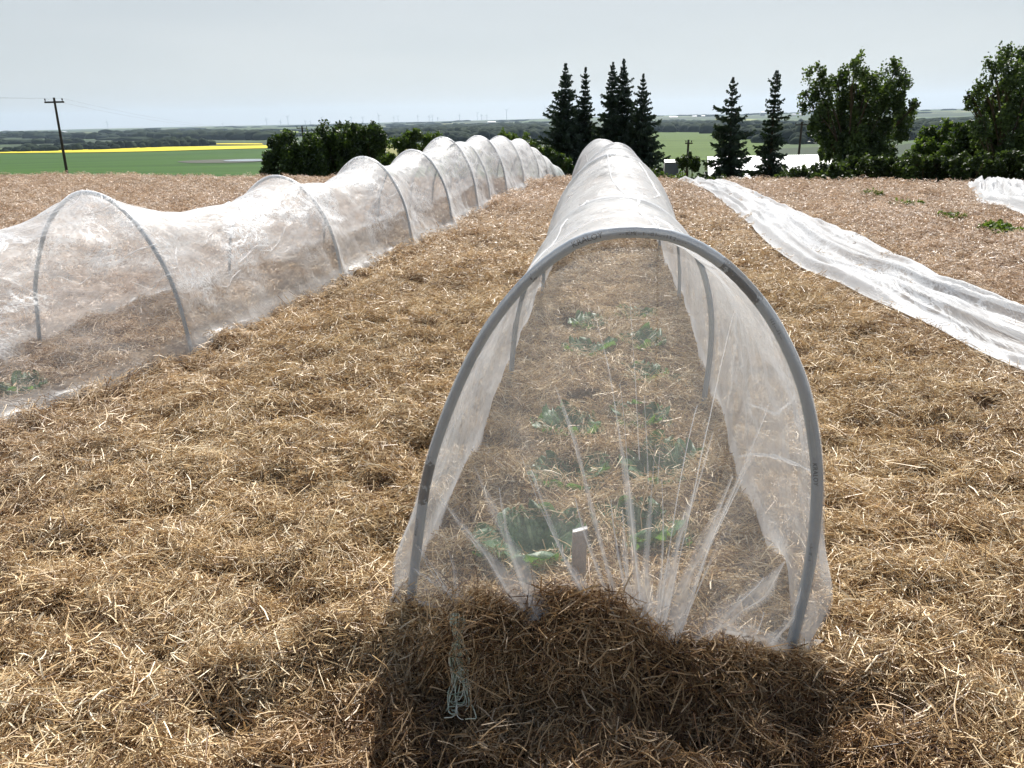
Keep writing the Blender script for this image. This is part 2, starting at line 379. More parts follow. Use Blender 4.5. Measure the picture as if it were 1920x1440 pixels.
# ------------------------------------------------------------------ ground sheet
def axis(a, g, lo, hi):
    p = [0.0]
    while p[-1] < hi: p.append(p[-1]+a+g*p[-1])
    n = [0.0]
    while n[-1] > -lo: n.append(n[-1]-a-g*abs(n[-1]))
    return np.array(n[::-1][:-1]+p)
gx = axis(.022, .014, 14000, 14000)
gy0 = [-14.0]
yy = -14.0
while yy < 14500:
    st = .021+.011*max(0, yy-1.6) if yy > .9 else max(.021, .06*abs(yy-.9)+.021)
    yy += st; gy0.append(yy)
gy = np.array(gy0)
X, Y = np.meshgrid(gx, gy); Z = H1(X, Y)
V = np.stack([X, Y, Z], -1).reshape(-1, 3)
s_ = crest_s(X, Y)
me = mesh_from('ground', V, gridq(len(gy), len(gx)), True, attr={'crest': ('POINT', sstep(3, 6, s_)), 'far': ('POINT', sstep(180, 320, np.hypot(X, Y)))})
tag(link('ground', me, ground_material()), kind='structure')

# ------------------------------------------------------------------ fields, pond (sheets laid on the terrain)
def sheet(name, poly, mat_, lift=.25, n=(60, 14)):
    """quad patch: poly = near-left, near-right, far-right, far-left (x, y)"""
    a, b_, c, d = [np.array(p, float) for p in poly]
    u = np.linspace(0, 1, n[0])[None, :, None]; v = np.linspace(0, 1, n[1])[:, None, None]
    P = (a*(1-u)+b_*u)*(1-v)+(d*(1-u)+c*u)*v
    P[..., 0] += fbm(P[..., 1]/90., P[..., 0]/90., 3, 2)*14*(np.minimum(v, 1-v)[..., 0] < .01)
    z = H0(P[..., 0], P[..., 1])+lift
    Vv = np.stack([P[..., 0], P[..., 1], z], -1).reshape(-1, 3)
    return tag(link(name, mesh_from(name, Vv, gridq(n[1], n[0]), True), mat_), kind='structure')
def crop_mat(name, c1, c2, sc, streak):
    m, t, b = mat(name); g = N(t, 'ShaderNodeNewGeometry')
    mp = N(t, 'ShaderNodeMapping'); mp.inputs['Scale'].default_value = streak; t.links.new(g.outputs['Position'], mp.inputs[0])
    c = ramp(t, [(.3, c1), (.7, c2)], noise(t, mp.outputs[0], sc, 6, .65))
    t.links.new(c, b.inputs['Base Color']); b.inputs['Roughness'].default_value = .9; b.inputs['Specular IOR Level'].default_value = .1
    return m
M_GREEN = crop_mat('green_crop', (.020, .058, .005), (.042, .102, .009), .03, (.12, .8, 1))
M_GREEN2 = crop_mat('bright_green_crop', (.042, .080, .006), (.072, .120, .010), .03, (.12, .8, 1))
M_CANOLA = crop_mat('flowering_canola', (.46, .39, .02), (.60, .52, .03), .05, (.3, 1, 1))
M_PALE = crop_mat('pale_pasture', (.16, .19, .06), (.26, .27, .10), .02, (.2, 1, 1))
M_YG = crop_mat('yellow_green_crop', (.13, .18, .03), (.20, .24, .05), .02, (.2, 1, 1))
def G(px, py): p = atz(px, py, -27.6); return (p[0], p[1])
sheet('green_field', [(-560, 380), (-60, 400), G(505, 279), G(-250, 293)], M_GREEN, .3, (90, 40))
sheet('canola_field', [G(-250, 292.5), G(505, 279), G(505, 273), G(-250, 286)], M_CANOLA, .9, (90, 6))
sheet('canola_field', [G(360, 271.5), G(492, 271.5), G(492, 269.5), G(375, 269.8)], M_CANOLA, .8, (20, 3))
sheet('pasture', [G(-100, 266), G(155, 260), G(155, 257.5), G(-100, 260)], M_PALE, 1.5, (30, 3))
sheet('pasture', [G(300, 259), G(560, 253), G(560, 246.5), G(360, 252)], M_YG, 2.0, (30, 4))
sheet('green_field', [G(1205, 300), G(1440, 300), G(1440, 263), G(1205, 264)], M_GREEN2, .3, (60, 30))
sheet('green_field', [G(1205, 264), G(1440, 263), G(1440, 244), G(1205, 249)], M_GREEN2, .5, (60, 30))
sheet('pasture', [G(1340, 231), G(1420, 230), G(1420, 227.5), G(1340, 228)], M_PALE, 3, (10, 3))
mw, tw, bw = mat('pond_water'); bw.inputs['Base Color'].default_value = (.10, .12, .13, 1); bw.inputs['Roughness'].default_value = .12
ba = np.linspace(0, 2*np.pi, 49)[:-1]
c0, c1 = np.array(G(478, 306.2)), np.array(G(395, 305.2))
cx_, cyy = (G(470, 305.6)); rx, ry = abs(G(510, 306)[0]-G(430, 306)[0])/2*1.1, abs(G(470, 303.4)[1]-G(470, 308)[1])/2
Vp = [(cx_+rx*math.cos(a)*(1+.12*math.sin(3*a)), cyy+ry*math.sin(a)*(1+.25*math.cos(2*a+1)), float(H0(cx_, cyy))+1.0) for a in ba]+[(cx_, cyy, float(H0(cx_, cyy))+1.0)]
Qp = [[48, i, (i+1) % 48] for i in range(48)]
tag(link('pond', mesh_from('pond', Vp, Qp), mw), kind='structure')
Vb = [(cx_+rx*(1.9*math.cos(a)-.8)*(1+.12*math.sin(3*a)), cyy+ry*1.7*math.sin(a)*(1+.2*math.cos(2*a+1)), float(H0(cx_, cyy))+.8) for a in ba]+[(cx_-rx*.8, cyy, float(H0(cx_, cyy))+.8)]
tag(link('pond_mud', mesh_from('pond_mud', Vb, Qp), plain('mud', (.035, .04, .018), .9, .2, .05)), kind='structure')

# ------------------------------------------------------------------ straw mulch: clumps scattered with geometry nodes
src = bpy.data.collections.new('straw_tufts')
def clump(i, n, rad, lmin, lmax, lift, wmul=1.0, spread=.9):
    rs = np.random.RandomState(100+i); mb = MB(); main = rs.rand()*6.28
    for k in range(n):
        a = main+rs.randn()*spread+(math.pi if rs.rand() < .5 else 0)
        L = lmin+(lmax-lmin)*rs.rand()**1.8; wd = (.0008+.0015*rs.rand()**2)*wmul
        r = rad*math.sqrt(rs.rand()); b_ = rs.rand()*6.28
        p0 = np.array([r*math.cos(b_), r*math.sin(b_), lift*rs.rand()**1.2])
        tilt = rs.randn()*.28+(.25 if rs.rand() < .12 else 0)
        d = np.array([math.cos(a)*math.cos(tilt), math.sin(a)*math.cos(tilt), math.sin(tilt)])
        sd = np.cross(d, [0, 0, 1.]); sd /= np.linalg.norm(sd); up = np.cross(sd, d)
        ro = rs.rand()*3.14; sa = sd*math.cos(ro)+up*math.sin(ro); sb = -sd*math.sin(ro)+up*math.cos(ro)
        bend = rs.randn()*.05*L; bd2 = rs.randn()*.06*L
        P = []
        for u in (-.5, -.1, .5):
            c = p0+d*(u*L)+up*(-abs(bend)*(4*u*u))+sd*(bd2*4*u*u)
            ww = wd*(1-.45*abs(u))
            P += [c-sa*ww, c+sb*ww*.9, c+sa*ww]
        mb.add(P, [[0, 1, 4, 3], [1, 2, 5, 4], [3, 4, 7, 6], [4, 5, 8, 7]], float(np.clip((rs.beta(1.7, 2.8) if rs.rand() < .6 else rs.beta(4.5, 2.0))+(.15 if wd > .0014 else 0), 0, 1)))
    V = np.vstack(mb.v); Q = np.vstack(mb.q)
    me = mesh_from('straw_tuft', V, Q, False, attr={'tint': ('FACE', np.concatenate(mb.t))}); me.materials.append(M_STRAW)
    o = bpy.data.objects.new('tuft_%02d' % i, me); src.objects.link(o)
for i in range(8): clump(i, 120, .105, .012, .095, .036)
for i in range(8, 12): clump(i, 45, .12, .04, .15, .045, 1.2, 1.4)      # looser, longer stalks
for i in range(12, 15): clump(i, 170, .17, .015, .065, .03, 1.8, 1.5)      # far field

def scatter(name, x, y, scale, idx, lift=0., label=None, jit=.25):
    n = len(x); z = H1(x, y); e = .03
    nx = -(H1(x+e, y)-H1(x-e, y))/(2*e); ny = -(H1(x, y+e)-H1(x, y-e))/(2*e)
    nx = np.clip(nx, -1.8, 1.8)+RN.randn(n)*jit; ny = np.clip(ny, -1.8, 1.8)+RN.randn(n)*jit
    nn = np.stack([nx, ny, np.ones(n)], 1); nn /= np.linalg.norm(nn, axis=1)[:, None]
    a = RN.rand(n)*6.283; t = np.stack([np.cos(a), np.sin(a), np.zeros(n)], 1)
    t -= nn*(t*nn).sum(1)[:, None]; t /= np.linalg.norm(t, axis=1)[:, None]; b_ = np.cross(nn, t)
    ry_ = -np.arcsin(np.clip(t[:, 2], -1, 1)); rx_ = np.arctan2(b_[:, 2], nn[:, 2]); rz_ = np.arctan2(t[:, 1], t[:, 0])
    me = bpy.data.meshes.new(name); me.vertices.add(n)
    me.vertices.foreach_set('co', np.stack([x, y, z+lift], 1).astype(np.float32).ravel())
    q = me.attributes.new('rot', 'FLOAT_VECTOR', 'POINT'); q.data.foreach_set('vector', np.stack([rx_, ry_, rz_], 1).astype(np.float32).ravel())
    q = me.attributes.new('scl', 'FLOAT', 'POINT'); q.data.foreach_set('value', np.asarray(scale, np.float32))
    q = me.attributes.new('idx', 'INT', 'POINT'); q.data.foreach_set('value', np.asarray(idx, np.int32))
    o = bpy.data.objects.new(name, me); COL.objects.link(o)
    ng = bpy.data.node_groups.new(name+'_nodes', 'GeometryNodeTree')
    ng.interface.new_socket('Geometry', in_out='INPUT', socket_type='NodeSocketGeometry'); ng.interface.new_socket('Geometry', in_out='OUTPUT', socket_type='NodeSocketGeometry')
    gi = ng.nodes.new('NodeGroupInput'); go = ng.nodes.new('NodeGroupOutput')
    ip = ng.nodes.new('GeometryNodeInstanceOnPoints'); ci = ng.nodes.new('GeometryNodeCollectionInfo')
    ci.inputs['Collection'].default_value = src; ci.inputs['Separate Children'].default_value = True; ci.inputs['Reset Children'].default_value = True
    ip.inputs['Pick Instance'].default_value = True
    L = ng.links.new; L(gi.outputs[0], ip.inputs['Points']); L(ci.outputs[0], ip.inputs['Instance'])
    for nm, ty, sk in (('rot', 'FLOAT_VECTOR', 'Rotation'), ('scl', 'FLOAT', 'Scale'), ('idx', 'INT', 'Instance Index')):
        na = ng.nodes.new('GeometryNodeInputNamedAttribute'); na.data_type = ty; na.inputs[0].default_value = nm
        L([s for s in na.outputs if s.enabled][0], ip.inputs[sk])
    L(ip.outputs[0], go.inputs[0])
    md = o.modifiers.new('scatter', 'NODES'); md.node_group = ng
    tag(o, kind='stuff'); return o
def jgrid(x0, x1, y0, y1, st):
    a = np.arange(x0, x1, st); b_ = np.arange(y0, y1, st); A, B = np.meshgrid(a, b_)
    A = A.ravel()+RN.rand(A.size)*st; B = B.ravel()+RN.rand(B.size)*st; return A, B
def infrustum(x, y, pad=.6):
    return (np.abs(x) < (y+.4)*.74+pad)
def keep_far(x, y): return crest_s(x, y) < 3.0
xs, ys, ss, ii = [], [], [], []
def put(x, y, s0, s1, lo, hi):
    xs.append(x); ys.append(y); ss.append(s0+(s1-s0)*RN.rand(len(x))); ii.append(RN.randint(lo, hi, len(x)))
x, y = jgrid(-3.2, 3.2, .85, 3.6, .052); k = infrustum(x, y); put(x[k], y[k], .8, 1.25, 0, 8)
x, y = jgrid(-3.2, 3.2, .85, 3.6, .13); k = infrustum(x, y); put(x[k], y[k], .8, 1.15, 8, 12)
x, y = jgrid(-6, 6, 3.6, 7.5, .082); k = infrustum(x, y); put(x[k], y[k], .9, 1.4, 0, 9)
x, y = jgrid(-13, 12, 7.5, 15, .15); k = infrustum(x, y); put(x[k], y[k], .9, 1.4, 12, 15)
x, y = jgrid(-24, 21, 15, 34, .21); k = infrustum(x, y, 1) & keep_far(x, y); put(x[k], y[k], 1.1, 1.7, 12, 15)
x, y = jgrid(-3, 3, -1.5, .85, .12); put(x, y, .9, 1.3, 0, 8)
# extra on the heap
x, y = jgrid(-.7, .95, 1.2, 1.95, .042); put(x, y, .6, 1.05, 0, 12)
def inside(x, y, poly):
    c = np.zeros(len(x), bool); n = len(poly)
    for i in range(n):
        (x1, y1), (x2, y2) = poly[i], poly[i-1]; k = ((y1 > y) != (y2 > y)); c ^= k & (x < (x2-x1)*(y-y1)/((y2-y1) if abs(y2-y1) > 1e-9 else 1e-9)+x1)
    return c
def gp(*pts): return [atz(*p)[:2] for p in pts]
T1L = gp((1270, 334), (1330, 362), (1400, 415), (1440, 462), (1500, 507), (1570, 535), (1650, 580), (1740, 618), (1810, 655), (1920, 702), (2150, 820))
T1R = gp((1345, 331), (1390, 348), (1430, 372), (1500, 405), (1600, 443), (1690, 490), (1760, 522), (1850, 560), (1920, 590), (2200, 700))
T2L = gp((1812, 343), (1828, 358), (1825, 372), (1835, 385), (1880, 392), (1925, 408), (2000, 430))
T2R = gp((1850, 338), (1880, 341), (1900, 345), (1925, 350), (1950, 358), (1990, 372), (2060, 390))
x = np.concatenate(xs); y = np.concatenate(ys); sc_ = np.concatenate(ss); ix = np.concatenate(ii)
k = np.ones(len(x), bool)
k &= ~(inside(x, y, T1L+T1R[::-1]) & (RN.rand(len(x)) < .88)) & ~inside(x, y, T2L+T2R[::-1])
for (hx, hy, hr) in CAB: k &= ~(((x-hx)**2+(y-hy)**2) < (hr*1.35)**2)
print('tufts', k.sum())
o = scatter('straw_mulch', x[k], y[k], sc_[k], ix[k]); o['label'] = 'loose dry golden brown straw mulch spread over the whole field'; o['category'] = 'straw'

# ------------------------------------------------------------------ tunnels: hoops and netting
PROF = np.array([(0, 0), (.043, .283), (.074, .464), (.118, .62), (.186, .799), (.256, .938), (.34, 1.055), (.419, 1.132), (.49, 1.172), (.581, 1.186), (.672, 1.172),
                 (.763, 1.117), (.846, 1.027), (.91, .922), (.966, .785), (1.005, .611), (1.02, .457), (1.02, .26), (1.0, 0)]); PROF[:, 1] /= 1.186
SYM = np.array([(0, 0), (-.012, .2), (-.01, .4), (.012, .58), (.055, .73), (.13, .86), (.24, .95), (.36, .99), (.48, 1.0)])
SYM = np.vstack([SYM, [(1-a, b) for a, b in SYM[::-1][1:]]])
SYM = np.array([(0, 0), (.03, .2), (.055, .36), (.11, .53), (.20, .735), (.31, .885), (.44, .985), (.56, 1.0), (.69, .94), (.81, .79), (.92, .55), (.975, .30), (1.0, 0)])
SYM_R = np.array([(0, 0), (-.005, .2), (.005, .4), (.04, .58), (.10, .73), (.19, .86), (.30, .95), (.41, .992), (.5, 1.0)])
SYM_R = np.vstack([SYM_R, [(1-a, b) for a, b in SYM_R[::-1][1:]]])
def smooth_prof(P, n):
    d = np.r_[0, np.cumsum(np.linalg.norm(np.diff(P*[1, 1.05], axis=0), axis=1))]; t = np.linspace(0, d[-1], n)
    # Catmull-Rom through the traced points
    out = []
    for q in t:
        i = min(max(np.searchsorted(d, q)-1, 0), len(P)-2); u = (q-d[i])/(d[i+1]-d[i])
        p0 = P[max(i-1, 0)]; p1 = P[i]; p2 = P[i+1]; p3 = P[min(i+2, len(P)-1)]
        out.append(.5*((2*p1)+(-p0+p2)*u+(2*p0-5*p1+4*p2-p3)*u*u+(-p0+3*p1-3*p2+p3)*u**3))
    return np.array(out)
NV = 72
PR_R = smooth_prof(PROF, NV); PR_S = smooth_prof(SYM_R, NV); PR_L = smooth_prof(SYM, NV)
PR_B = .5*PR_R+.5*PR_S
def hoop_curve(fr, prof, off=0.):
    L, Rr, h = np.array(fr[0], float), np.array(fr[1], float), fr[2]
    u = .5+(prof[:, 0]-.5)*(1+off*1.8); z = prof[:, 1]*(h+off*1.0)
    P = np.zeros((len(prof), 3)); P[:, :2] = L[None]*(1-u[:, None])+Rr[None]*u[:, None]
    lean = fr[3] if len(fr) > 3 else 0
    P[:, 1] += lean*prof[:, 1]
    g0 = H0(L[0], L[1])*(1-np.clip(u, 0, 1))+H0(Rr[0], Rr[1])*np.clip(u, 0, 1)
    P[:, 2] = z+g0
    return P
FR_R = [((-.338, 1.984), (.774, 1.748), 1.186, .0), ((-.01, 4.10), (1.05, 3.82), 1.055), ((.28, 6.38), (1.42, 6.15), 1.165), ((.63, 8.75), (1.72, 8.55), 1.135),
        ((.95, 11.1), (2.06, 10.9), 1.11), ((1.06, 13.5), (2.17, 13.3), 1.10), ((1.3, 16.0), (2.4, 15.8), 1.05), ((1.6, 18.6), (2.7, 18.4), 1.0), ((1.9, 21.), (3.0, 20.9), .95)]
FR_L = [((-4.45, 3.0), (-3.05, 2.55), 1.12), ((-3.46, 5.30), (-2.22, 4.98), 1.05), ((-2.92, 7.74), (-1.69, 7.46), .975), ((-2.40, 9.75), (-1.22, 9.45), 1.055),
        ((-1.98, 11.45), (-.83, 11.15), 1.07), ((-1.72, 13.4), (-.52, 13.05), 1.20), ((-1.45, 14.55), (-.33, 14.25), 1.09), ((-1.20, 15.8), (-.02, 15.5), 1.17), ((-.78, 18.1), (.38, 17.9), 1.12),
        ((-.30, 20.6), (.84, 20.4), 1.05), ((.05, 22.6), (1.22, 22.4), 1.05), ((.45, 24.6), (1.6, 24.4), 1.08), ((1.0, 27.), (2.15, 26.8), 1.05)]
SAG_R = [.055, .075, .10, .10, .06, .06, .05, .05]
SAG_L = [.26, .22, .19, .17, .16, .06, .08, .10, .09, .08, .06, .05]

def add_text_on_pipe(parent, curve, txt, s0, ang, size, flip=False):
    cu = bpy.data.curves.new('t', 'FONT'); cu.body = txt; cu.size = size; cu.resolution_u = 2
    to = bpy.data.objects.new('t', cu); COL.objects.link(to)
    dg = bpy.context.evaluated_depsgraph_get(); m0 = bpy.data.meshes.new_from_object(to.evaluated_get(dg))
    bpy.data.objects.remove(to)
    d = np.r_[0, np.cumsum(np.linalg.norm(np.diff(curve, axis=0), axis=1))]
    T = np.gradient(curve, axis=0); T /= np.linalg.norm(T, axis=1)[:, None]
    outy = np.array([-.21, -.977, 0])                     # towards the open end of the tunnel
    outy /= np.linalg.norm(outy)
    bm = bmesh.new(); bm.from_mesh(m0)
    bmesh.ops.subdivide_edges(bm, edges=[e for e in bm.edges if e.calc_length() > size*.25], cuts=2)
    for v in bm.verts:
        s = s0+(-v.co.x if flip else v.co.x); c = np.array([np.interp(s, d, curve[:, k]) for k in range(3)]); tt = np.array([np.interp(s, d, T[:, k]) for k in range(3)]); tt /= np.linalg.norm(tt)
        side = np.cross(tt, outy); side /= np.linalg.norm(side); fr = np.cross(side, tt)
        y_ = (v.co.y-size*.35)*(-1 if flip else 1)
        a = ang-y_/.0155
        v.co = Vector(c+.0155*(math.cos(a)*fr+math.sin(a)*side))
    bm.to_mesh(m0); bm.free(); m0.materials.clear()
    o = link('printed_marking', m0, M_INK, parent); return o

def make_hoop(fr, prof, label, rad=.0150):
    c = hoop_curve(fr, prof); c[0, 2] -= .02; c[-1, 2] -= .02
    a, b_ = c[0].copy(), c[-1].copy(); a[2] -= .12; b_[2] -= .12
    P = np.vstack([a, c, b_]); mb = MB(); mb.tube(P, rad, 16)
    mid = .5*(c[0]+c[-1]); e = empty('hoop', mid)
    tag(e, label, 'hoop', 'bent grey pipe hoops under the netting')
    o = mb.build('pipe', M_PIPE, e, True)
    return e, P
ordn = ['second', 'third', 'fourth', 'fifth', 'sixth', 'seventh', 'eighth', 'ninth', 'tenth', 'eleventh', 'twelfth', 'thirteenth', 'fourteenth']
h1, hc = make_hoop(FR_R[0], PR_R, 'big grey plastic pipe hoop with printed lettering framing the open front of the centre tunnel')
d_tot = np.linalg.norm(np.diff(hc, axis=0), axis=1).sum()
def arc_at(px, py):
    x_, y_ = proj(hc); k = np.argmin((x_-px)**2+(y_-py)**2); d = np.r_[0, np.cumsum(np.linalg.norm(np.diff(hc, axis=0), axis=1))]; return d[k]
add_text_on_pipe(h1, hc, 'KRALOY', arc_at(1085, 470), -.1, .021)
add_text_on_pipe(h1, hc, '- - ICM( -- I- --II I--- - I 1 2 -- - -', arc_at(1165, 452), .1, .013)
add_text_on_pipe(h1, hc, 'KRALOY', arc_at(1522, 857), .35, .017)
add_text_on_pipe(h1, hc, 'KRALOY', arc_at(783, 1000), -.45, .016)
add_text_on_pipe(h1, hc, 'I-I I -- -I I- --', arc_at(1440, 590), .1, .012)
add_text_on_pipe(h1, hc, '-- I- - III - -I', arc_at(1508, 1010), .4, .012)
for k, fr in enumerate(FR_R[1:]):
    make_hoop(fr, (.6*PR_R+.4*PR_S, .4*PR_S+.6*PR_L, .4*PR_S+.6*PR_L, PR_L)[min(k, 3)], 'grey pipe hoop inside the centre tunnel, the %s one from its open front' % ordn[k])
lab = {0: 'grey pipe hoop under the left netting, nearest the camera at the left edge', 1: 'grey pipe hoop arching up the front of the left netting, the most clearly seen one',}
for k, fr in enumerate(FR_L):
    make_hoop(fr, PR_L, lab.get(k, 'grey pipe hoop inside the left tunnel, the %s one counted from its near end' % ordn[k-1]), .0135)

def net_surface(frames, profs, sags, nspan, seed, pinch=.10, bulge0=None, wr=1.0, bottom=None):
    rows = []; uvs = []; cre = []; along = 0
    for k in range(len(frames)-1):
        n = nspan[k] if isinstance(nspan, list) else nspan
        A = hoop_curve(frames[k], profs[k], .019 if k else .0145); B = hoop_curve(frames[k+1], profs[k+1], .019)
        LA, RA, LB, RB = [np.array(q) for q in (frames[k][0], frames[k][1], frames[k+1][0], frames[k+1][1])]
        ln = np.linalg.norm((LA+RA)/2-(LB+RB)/2)
        hh = .5*(frames[k][2]+frames[k+1][2])
        last = (k == len(frames)-2)
        for i in range(n+(1 if last else 0)):
            t = i/n; f = (4*t*(1-t))**.72
            P = A*(1-t)+B*t
            c = .5*(P[0]+P[-1]); zr = np.clip((P[:, 2]-c[2])/hh, 0, 1.1)
            dz = sags[k]*f*hh*(.25*zr+.75*zr**2.5)
            if bulge0 is not None and k == 0:
                ex = math.exp(-(t/.22)**2)
                side = (RA-LA)/np.linalg.norm(RA-LA)
                w_ = np.exp(-((zr-.17)/.13)**2)
                sgn = np.where(np.arange(NV) < NV/2, -bulge0[0], bulge0[1])
                P[:, :2] += side[None]*(sgn*w_*ex)[:, None]
            pin = 1-(pinch[k] if isinstance(pinch, list) else pinch)*f*(.35+.65*np.sin(np.pi*np.clip(zr, 0, 1))) 
            P[:, 0] = c[0]+(P[:, 0]-c[0])*pin; P[:, 1] = c[1]+(P[:, 1]-c[1])*pin
            P[:, 2] -= dz
            rows.append(P); uvs.append(np.stack([np.full(NV, along+t*ln), np.linspace(0, 2.9, NV)], 1)); cre.append(np.clip(zr*1.5-.15, 0, 1)*(.35+.65*f))
        along += ln
    G_ = np.array(rows); UV = np.array(uvs); C = np.array(cre)
    m = len(G_)
    du = np.gradient(G_, axis=0); dv = np.gradient(G_, axis=1); nn = np.cross(du, dv); nn /= np.linalg.norm(nn, axis=2)[..., None]+1e-9
    nn *= np.sign((nn*(G_-G_.mean(1)[:, None])).sum(2))[..., None]
    a, b_ = UV[..., 0], UV[..., 1]
    hoopd = np.ones((m, NV))
    pos = 0; acc = 0; hs = [0]
    for k in range(len(frames)-1):
        q = [np.array(frames[k][0])+np.array(frames[k][1]), np.array(frames[k+1][0])+np.array(frames[k+1][1])]; acc += np.linalg.norm(q[0]-q[1])/2; hs.append(acc)
    for h in hs: hoopd = np.minimum(hoopd, sstep(.015, .16, np.abs(a-h)))
    rd = 1-np.abs(fbm(a*2.2+b_*.8, b_*3.4, seed, 3))*4
    dsp = wr*(fbm(a*1.6, b_*2.4, seed+5, 4)*.035+np.clip(rd, 0, 1)*.012+fbm(a*7, b_*5, seed+9, 2)*.008)*hoopd
    low = np.minimum(np.arange(NV), NV-1-np.arange(NV))/4.; dsp *= np.clip(low, .15, 1)[None]
    G_ = G_+nn*dsp[..., None]
    # hem: lies on the straw, edges tucked in
    for (edge, sg) in ((0, -1), (NV-1, 1)):
        e = G_[:, edge]; gz = H1(e[:, 0], e[:, 1], False)
        wv = fbm(a[:, edge]*2.3, a[:, edge]*0, seed+31+edge, 3)*.07
        side = G_[:, NV-1, :2]-G_[:, 0, :2]; side /= np.linalg.norm(side, axis=1)[:, None]
        for q in range(7):
            j = q if edge == 0 else NV-1-q; fa = (1-q/7.)**2
            G_[:, j, :2] += sg*side*((wv+.04)*fa)[:, None]
        G_[:, edge, 2] = gz+.02
        j1 = edge+1 if edge == 0 else edge-1; G_[:, j1, 2] = np.maximum(G_[:, j1, 2], gz+.06)
    return G_, UV, C
def net_obj(name, G_, UV, C, m_, parent=None, extra=None):
    mm, nn = G_.shape[:2]; V = G_.reshape(-1, 3); Q = gridq(mm, nn)
    me = mesh_from(name, V, Q, True, UV.reshape(-1, 2), {'crease': ('POINT', C.ravel()), 'hem': ('POINT', (np.minimum(np.arange(nn), nn-1-np.arange(nn))[None, :]*np.ones((mm, 1)) < (3.4 if name != 'end_panel' else 0)).astype(float).ravel())})
    return link(name, me, m_, parent)
profR = [PR_R, .6*PR_R+.4*PR_S]+[.4*PR_S+.6*PR_L]*2+[PR_L]*5
GR, UR, CR = net_surface(FR_R, profR, SAG_R, [40, 34, 26, 22, 18, 14, 12, 12], 40, [.045, .06, .13, .16, .16, .16, .16, .16], (.045, .055), .7)
nr = empty('netting', (.22, 1.87, 0)); tag(nr, 'sheer white insect netting over the centre row, tied down in front of the camera', 'netting', 'insect netting covers')
cover_o = net_obj('cover', GR, UR, CR, M_NETR, nr)
GL, UL, CL = net_surface(FR_L, [PR_L]*13, SAG_L, [44, 44, 40, 34, 30, 18, 20, 22, 20, 16, 16, 14], 90, [.10, .09, .22, .28, .28, .16, .22, .25, .22, .2, .2, .2], None, 1.2)
nl = net_obj('netting', GL, UL, CL, M_NETL)
tag(nl, 'sagging wrinkled white insect netting over the long row on the left', 'netting', 'insect netting covers')

# front panel of the centre tunnel, drawn down and buried in the heap
edge = GR[0]
bpx = [(0, 745, 1128), (.05, 757, 1158), (.12, 800, 1165), (.22, 900, 1160), (.32, 990, 1160), (.42, 1095, 1150), (.5, 1175, 1200), (.56, 1215, 1212), (.62, 1250, 1215), (.70, 1290, 1205), (.78, 1335, 1205), (.86, 1400, 1225), (.93, 1460, 1236), (.97, 1500, 1236), (1, 1545, 1200)]
yb = [1.95, 1.90, 1.84, 1.78, 1.75, 1.74, 1.70, 1.70, 1.70, 1.70, 1.70, 1.71, 1.71, 1.71, 1.74]
Bp = np.array([at(p[1], p[2], yb[i]) for i, p in enumerate(bpx)]); th = np.array([p[0] for p in bpx])
tt = np.linspace(0, 1, NV)
# hoop parameter -> bottom parameter: most of the arch is gathered near the middle
NB = 46; EP = np.zeros((NB, NV, 3))
tb_ = np.interp(tt, [0, .07, .2, .34, .5, .68, .84, .93, 1], [0, .10, .30, .47, .55, .62, .72, .88, 1])
Bc = np.stack([np.interp(tb_, th, Bp[:, k]) for k in range(3)], 1)
fwd = np.array([-.21, -.977, 0])
for i in range(NB):
    t = i/(NB-1); P = edge*(1-t)+Bc*t
    P[:, 1] += .05*math.sin(math.pi*t)*np.sin(np.pi*tt)**.6
    EP[i] = P
# start from the front face of the pipe
EP[:, :, :] += fwd[None, None]*(.020*np.exp(-np.linspace(0, 1, NB)*5))[:, None, None]
aa = tt[None, :]*np.ones((NB, 1)); bb = np.linspace(0, 1, NB)[:, None]*np.ones((1, NV))
EP[..., 1] += (fbm(aa*16, bb*1.5, 60, 3)*.035*np.sin(np.pi*bb)**.7+np.abs(fbm(aa*34, bb*1.2, 66, 2))*.03*bb*(1-bb)*2)
EUV = np.stack([aa*3.0, bb*1.2], -1)
net_obj('end_panel', EP, EUV, np.full((NB, NV), .6), M_END, nr)
ex_, ey_ = proj(EP)
def on_panel(px, py):
    k = np.argmin((ex_-px)**2+(ey_-py)**2); Y_ = EP.reshape(-1, 3)[k][1]; return at(px, py, Y_-.008)
def ribbon(pts, wid, Gs, name, parent, m_=M_FOLD, warp=.0):
    """fold of doubled netting: polyline + width, lying on the surface"""
    pts = np.array(pts, float); d = np.r_[0, np.cumsum(np.linalg.norm(np.diff(pts, axis=0), axis=1))]
    n = 22; s = np.linspace(0, d[-1], n); pp = np.stack([np.interp(s, d, pts[:, k]) for k in range(2)], 1)
    for _ in range(3): pp[1:-1] = .25*pp[:-2]+.5*pp[1:-1]+.25*pp[2:]
    ww = np.interp(np.linspace(0, 1, n), np.linspace(0, 1, len(wid)), wid)
    tn = np.gradient(pp, axis=0); tn /= np.linalg.norm(tn, axis=1)[:, None]; nm = np.stack([-tn[:, 1], tn[:, 0]], 1)
    rows = []
    ph = RN.rand()*9
    for i in range(n):
        r = []
        for q in np.linspace(-.5, .5, 6):
            w_ = ww[i]*(1+.25*math.sin(i*.7+ph))
            p = pp[i]+nm[i]*q*w_; P = Gs(*p); P[1] -= .006+.02*(q+.5)*(ww[i]/30.)*(1 if q < .3 else .4)
            r.append(P)
        rows.append(r)
    V = np.array(rows); uv = np.stack(np.meshgrid(np.linspace(0, .05, 6), s/1000.), -1)
    return V, uv
